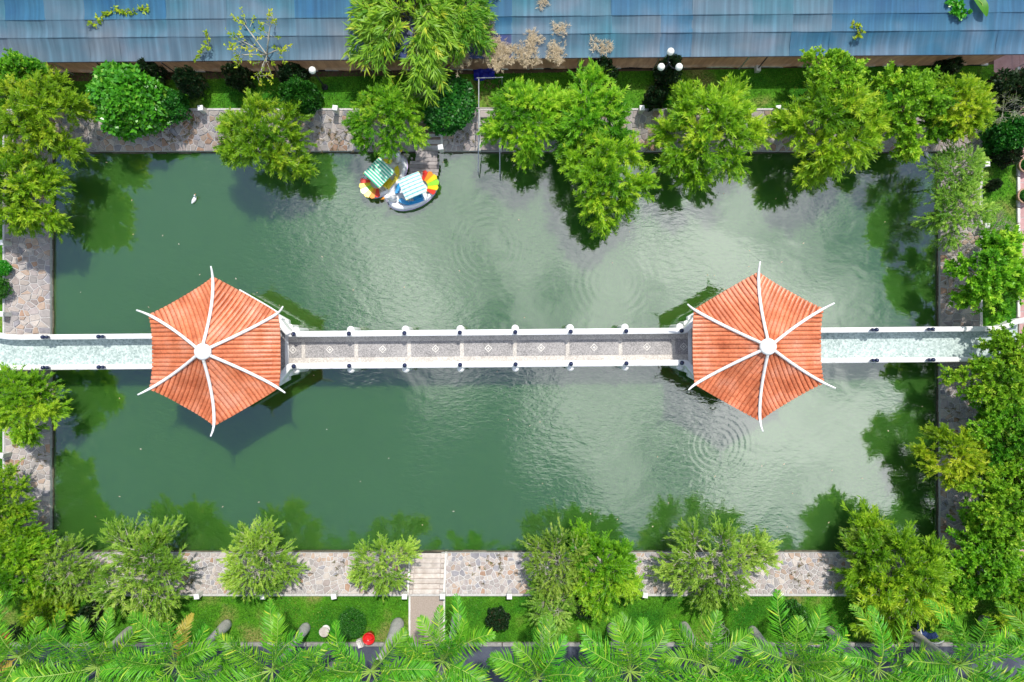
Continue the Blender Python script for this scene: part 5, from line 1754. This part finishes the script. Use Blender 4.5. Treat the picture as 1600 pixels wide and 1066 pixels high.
# ------------------------------------------------------------------ pedal boats
def flat_mat(name, c, rough=.3):
    return mat_noise(name, [(0.3, tuple(x * .92 for x in c)), (0.7, c)], 3, rough, spec=.5)
BC = {k: flat_mat('boat_' + k, c) for k, c in {'white': (.80, .80, .82), 'lilac': (.60, .50, .70), 'yellow': (.80, .62, .02), 'red': (.72, .05, .03), 'orange': (.80, .28, .03), 'green': (.30, .70, .05), 'blue': (.02, .30, .62), 'navy': (.03, .03, .12)}.items()}


def stripe_mat(name, c1, c2, axis_i, freq, frac):
    m, n, l, b = new_mat(name)
    tc = n.new('ShaderNodeTexCoord'); sp = n.new('ShaderNodeSeparateXYZ'); l.new(tc.outputs['Object'], sp.inputs[0])
    mu = n.new('ShaderNodeMath'); mu.operation = 'MULTIPLY'; mu.inputs[1].default_value = freq; l.new(sp.outputs[axis_i], mu.inputs[0])
    fr = n.new('ShaderNodeMath'); fr.operation = 'FRACT'; l.new(mu.outputs[0], fr.inputs[0])
    gt = n.new('ShaderNodeMath'); gt.operation = 'GREATER_THAN'; gt.inputs[1].default_value = frac; l.new(fr.outputs[0], gt.inputs[0])
    mx = n.new('ShaderNodeMixRGB'); mx.inputs[1].default_value = (*c1, 1); mx.inputs[2].default_value = (*c2, 1); l.new(gt.outputs[0], mx.inputs[0])
    l.new(mx.outputs[0], b.inputs['Base Color']); b.inputs['Roughness'].default_value = .6
    return m


def boat(label, px, py, heading, canopy_mat, rim, head_col, seats, marks, cx=-.1, beak='yellow'):
    c = P(px, py, .5)
    root = empty('pedal_boat', (c.x, c.y, 0), R(heading), label, 'pedal boat', 'swan pedal boats at the jetty')
    root.scale = (1.08, 1.08, 1.0)
    n = 40
    def plan(s):
        pts = []
        for i in range(n):
            a = 2 * math.pi * i / n
            x = 1.28 * math.cos(a)
            w = .80 * (1 - .18 * max(0, -math.cos(a)) ** 2)
            y = w * math.copysign(abs(math.sin(a)) ** .82, math.sin(a))
            if math.cos(a) < -.6: x = max(x, -1.22)
            pts.append((x * s[0], y * s[1]))
        return pts
    rings = [((.80, .74), -.15), ((.95, .93), .10), ((1.0, 1.0), .30), ((.99, .99), .42), ((.93, .91), .50), ((.84, .80), .49), ((.78, .72), .34)]
    v, f = [], []
    for s, z in rings:
        v += [(x, y, z) for x, y in plan(s)]
    for i in range(len(rings) - 1):
        for k in range(n):
            f.append((i * n + k, i * n + (k + 1) % n, (i + 1) * n + (k + 1) % n, (i + 1) * n + k))
    f.append(tuple((len(rings) - 1) * n + k for k in range(n)))
    f.append(tuple(range(n - 1, -1, -1)))
    MB().add(v, f).build('hull', BC['white'], root, smooth=True)
    # rubbing strake
    pl = plan((1.012, 1.012))
    MB().tube([(x, y, .31) for x, y in pl + pl[:2]], .03, 6).build('rub_rail', rim, root, smooth=True)
    for (sx, sy) in ((-.15, -.32), (-.15, .32)):
        MB().box(sx - .22, sx + .22, sy - .26, sy + .26, .342, .56, bev=.06).build('seat', seats, root)
        MB().box(sx - .28, sx - .2, sy - .26, sy + .26, .56, .95, bev=.03).build('seat_back', seats, root)
    # swan neck, head and beak
    nk = [(.92, 0, .48), (1.05, 0, .72), (1.10, 0, .98), (1.08, 0, 1.16), (1.14, 0, 1.27), (1.26, 0, 1.27)]
    MB().tube(nk, [.17, .13, .105, .105, .125, .08], 12).build('neck_and_head', head_col, root, smooth=True)
    MB().tube([(1.24, 0, 1.27), (1.36, 0, 1.235), (1.47, 0, 1.20)], [.068, .048, .012], 10).build('beak', BC[beak], root, smooth=True)
    for s in (-1, 1):
        MB().ball((1.17, s * .105, 1.32), .022, 8).build('eye', BC['navy'], root)
    # tail: fan of coloured rays rising at the stern
    cols = ['red', 'yellow', 'green', 'yellow', 'orange', 'red']
    for i in range(6):
        a0, a1 = R(180 - 62 + i * 124 / 6), R(180 - 62 + (i + 1) * 124 / 6)
        ri, ro = .30, (.74, .80, .84, .84, .80, .74)[i]
        ox = -.52
        zi, zo = .53, .66
        pts = [(ox + ri * math.cos(a0), ri * math.sin(a0) * 1.05, zi), (ox + ro * math.cos(a0 + .01), ro * math.sin(a0 + .01) * .95, zo), (ox + (ro + .05) * math.cos((a0 + a1) / 2), (ro + .05) * math.sin((a0 + a1) / 2) * .95, zo + .02), (ox + ro * math.cos(a1 - .01), ro * math.sin(a1 - .01) * .95, zo), (ox + ri * math.cos(a1), ri * math.sin(a1) * 1.05, zi)]
        lo = [(x, y, z - .06) for x, y, z in pts]
        MB().add(pts + lo, [(0, 1, 2, 3, 4), (9, 8, 7, 6, 5)] + [(k, 5 + k, 5 + (k + 1) % 5, (k + 1) % 5) for k in range(5)]).build('tail_feather', BC[cols[i]], root)
    # side wing ornaments
    if marks is not None:
        for s in (-1, 1):
            pp = [(.78, .16), (.66, .38), (.46, .54), (.20, .62), (-.12, .66), (-.42, .66), (-.30, .56), (-.05, .53), (.17, .48), (.36, .38), (.48, .24), (.58, .12)]
            pts = [(x, s * (y + .02), .545 - .05 * (y > .6)) for x, y in pp]
            lo = [(x, y, .40) for x, y, z in pts]
            k = len(pp)
            MB().add(pts + lo, [tuple(range(k)) if s < 0 else tuple(range(k - 1, -1, -1))] + [(i, (i + 1) % k, k + (i + 1) % k, k + i) for i in range(k)]).build('wing', marks, root)
    # canopy on four poles
    nx_, ny_ = 12, 8
    v, f = [], []
    for zz in (0.0, -.025):
        for j in range(ny_ + 1):
            for i in range(nx_ + 1):
                a, b_ = i / nx_ * 2 - 1, j / ny_ * 2 - 1
                v.append((cx + a * .54, b_ * .52, 1.45 - .10 * b_ * b_ - .05 * a * a + .012 * math.sin(i * 2.1) + zz))
    N = (nx_ + 1) * (ny_ + 1)
    for j in range(ny_):
        for i in range(nx_):
            q = j * (nx_ + 1) + i
            f.append((q, q + 1, q + nx_ + 2, q + nx_ + 1)); f.append((N + q, N + q + nx_ + 1, N + q + nx_ + 2, N + q + 1))
    MB().add(v, f).build('canopy', canopy_mat, root)
    for sx in (-1, 1):
        for sy in (-1, 1):
            MB().tube([(cx + sx * .48, sy * .50, .42), (cx + sx * .49, sy * .47, 1.32)], .018, 6).build('canopy_pole', M['metal'], root)
    MB().tube([(cx - .53, -.505, 1.30), (cx + .53, -.505, 1.30), (cx + .53, .505, 1.30), (cx - .53, .505, 1.30), (cx - .53, -.505, 1.30)], .02, 6).build('canopy_frame', BC['yellow'], root)
    return root
boat('swan pedal boat with green striped canopy, nearer the bank', 600, 273, 46, stripe_mat('green_striped_canvas', (.02, .42, .26), (.62, .78, .62), 0, 7.5, .5), BC['lilac'], BC['white'], BC['yellow'], BC['yellow'], -.12)
boat('swan pedal boat with pale striped canopy and blue wings', 643, 298, 203, stripe_mat('pale_striped_canvas', (.16, .46, .46), (.62, .68, .68), 1, 6.0, .34), BC['lilac'], BC['white'], BC['blue'], BC['blue'], -.16, 'orange')

# ------------------------------------------------------------------ white ducks on the pond
def duck(label, px, py, heading):
    c = P(px, py, .1)
    root = empty('duck', (c.x, c.y, 0), R(heading), label, 'duck', 'white ducks on the pond')
    sec = [(-.24, .10, .012, .010), (-.20, .085, .045, .03), (-.10, .07, .09, .075), (.0, .065, .105, .09), (.09, .07, .095, .085), (.15, .10, .06, .065), (.17, .16, .036, .04), (.175, .22, .032, .032), (.19, .26, .04, .036), (.225, .275, .036, .032), (.255, .27, .018, .018)]
    v, f = [], []
    n = 12
    for i, (x, z, ry, rz) in enumerate(sec):
        vert = 5 <= i <= 7
        for k in range(n):
            a = 2 * math.pi * k / n
            if vert: v.append((x - rz * math.cos(a) * -1, ry * math.sin(a), z))
            else: v.append((x, ry * math.sin(a), z + rz * math.cos(a)))
    for i in range(len(sec) - 1):
        for k in range(n):
            f.append((i * n + k, i * n + (k + 1) % n, (i + 1) * n + (k + 1) % n, (i + 1) * n + k))
    f += [tuple(range(n)), tuple((len(sec) - 1) * n + k for k in range(n))]
    MB().add(v, f).build('body', BC['white'], root, smooth=True)
    MB().tube([(.25, 0, .268), (.285, 0, .258), (.315, 0, .255)], [.018, .016, .006], 8).build('bill', BC['orange'], root)
duck('white duck swimming alone in the upper left of the pond', 303, 312, 60)
duck('white duck by the bank at the upper right pond corner', 1448, 240, 110)

# ------------------------------------------------------------------ small things on the lawns
b = P(577, 996, 1.35)
o = empty('red_tub', (b.x, b.y, GARDEN), R(12), 'glossy red plastic tub beside the round topiary', 'tub')
MB().lathe([(.22, 0), (.25, .05), (.29, .38), (.31, .40), (.31, .44), (.27, .44), (.25, .30), (.02, .28)], (0, 0, 0), 20).build('bowl', M['red_plastic'], o, smooth=True)
MB().tube([(-.30, 0, .42), (-.2, .02, .60), (0, .03, .66), (.2, .02, .60), (.30, 0, .42)], .014, 6).build('handle', M['red_plastic'], o)
b = P(562, 1006, 1.3)
o = empty('stone_block', (b.x, b.y, GARDEN), R(20), 'small white stone block on the kerb left of the red tub', 'block')
MB().box(-.12, .12, -.2, .2, 0, .3, bev=.04).build('base', M['white_worn'], o)
MB().box(-.09, .09, -.16, .16, .301, .42, bev=.04).build('top', M['white_worn'], o)
b = P(508, 985, 1.3)
o = empty('stone_stool', (b.x, b.y, GARDEN), R(8), 'weathered stone stool left of the topiary bush', 'stool')
MB().lathe([(.2, 0), (.22, .08), (.15, .15), (.15, .26), (.21, .32), (.2, .38)], (0, 0, 0), 12).build('pedestal', M['white_worn'], o)
MB().lathe([(.25, .381), (.26, .42), (.24, .45)], (0, 0, 0), 14).build('seat', M['stepstone'], o)
# coil of pale wire
b = P(1122, 985, 1.2)
pts = []
rd = random.Random(2)
for i in range(120):
    a = i * .42
    r_ = .30 + .14 * math.sin(i * .17) + .05 * math.sin(i * .71)
    pts.append((r_ * math.cos(a) + .12 * math.sin(i * .05), r_ * .8 * math.sin(a) + .15 * math.cos(i * .07), .04 + .10 * abs(math.sin(i * .23)) + i * .0008))
o = MB().tube(pts, .011, 5).build('wire_coil', M['twig'], None, loc=(b.x, b.y, GARDEN))
tag(o, 'tangled coil of pale wire lying on the lower lawn', 'wire')
# blue curved rail seat
b = P(1447, 985, 1.5)
o = empty('curved_bench', (b.x, b.y, GARDEN), R(-40), 'blue curved metal bench with pale rim under lower right trees', 'bench')
arc = [R(a) for a in range(-75, 76, 10)]
MB().tube([(.75 * math.sin(a), -.75 * math.cos(a) + .35, .80) for a in arc], .028, 8).build('back_rail', M['white'], o)
blue = flat_mat('blue_bench_paint', (.03, .06, .20), .35)
for i in range(len(arc) - 1):
    a0, a1 = arc[i] + .012, arc[i + 1] - .012
    MB().prism([(.70 * math.sin(a0), -.70 * math.cos(a0) + .35), (.70 * math.sin(a1), -.70 * math.cos(a1) + .35), (.40 * math.sin(a1), -.40 * math.cos(a1) + .35), (.40 * math.sin(a0), -.40 * math.cos(a0) + .35)], .40, .44).build('seat_slat', blue, o)
for a in (arc[1], arc[len(arc) // 2], arc[-2]):
    MB().tube([(.74 * math.sin(a), -.74 * math.cos(a) + .35, 0), (.74 * math.sin(a), -.74 * math.cos(a) + .35, .8)], .025, 6).build('leg', blue, o)
    MB().tube([(.44 * math.sin(a), -.44 * math.cos(a) + .35, 0), (.44 * math.sin(a), -.44 * math.cos(a) + .35, .4)], .025, 6).build('leg', blue, o)
# round planters on the pink path
for lb, x, y in (('round stone planter on the pink path, upper one', 1604, 258), ('round stone planter on the pink path, lower one', 1602, 306)):
    b = P(x, y, 1.5)
    o = empty('planter', (b.x, b.y, GARDEN + .02), 0, lb, 'planter', 'round planters on the path')
    MB().lathe([(.22, 0), (.24, .05), (.36, .32), (.40, .36), (.40, .42), (.33, .42), (.31, .30), (.02, .29)], (0, 0, 0), 20).build('bowl', M['terracotta'], o, smooth=True)
    f_ = link('foliage', BUSH['deep'][0], o, (0, 0, .28)); f_.scale = (.27, .27, .22)
b = P(6, 1000, 1.4)
o = empty('planter', (b.x, b.y, GARDEN), 0, 'square red-brown planter at the lower left edge', 'planter')
MB().box(-.2, .2, -.24, .24, 0, .42, bev=.03).build('box', M['tile_bed'], o)
f_ = link('foliage', BUSH['deep'][1], o, (0, 0, .36)); f_.scale = (.19, .22, .2)
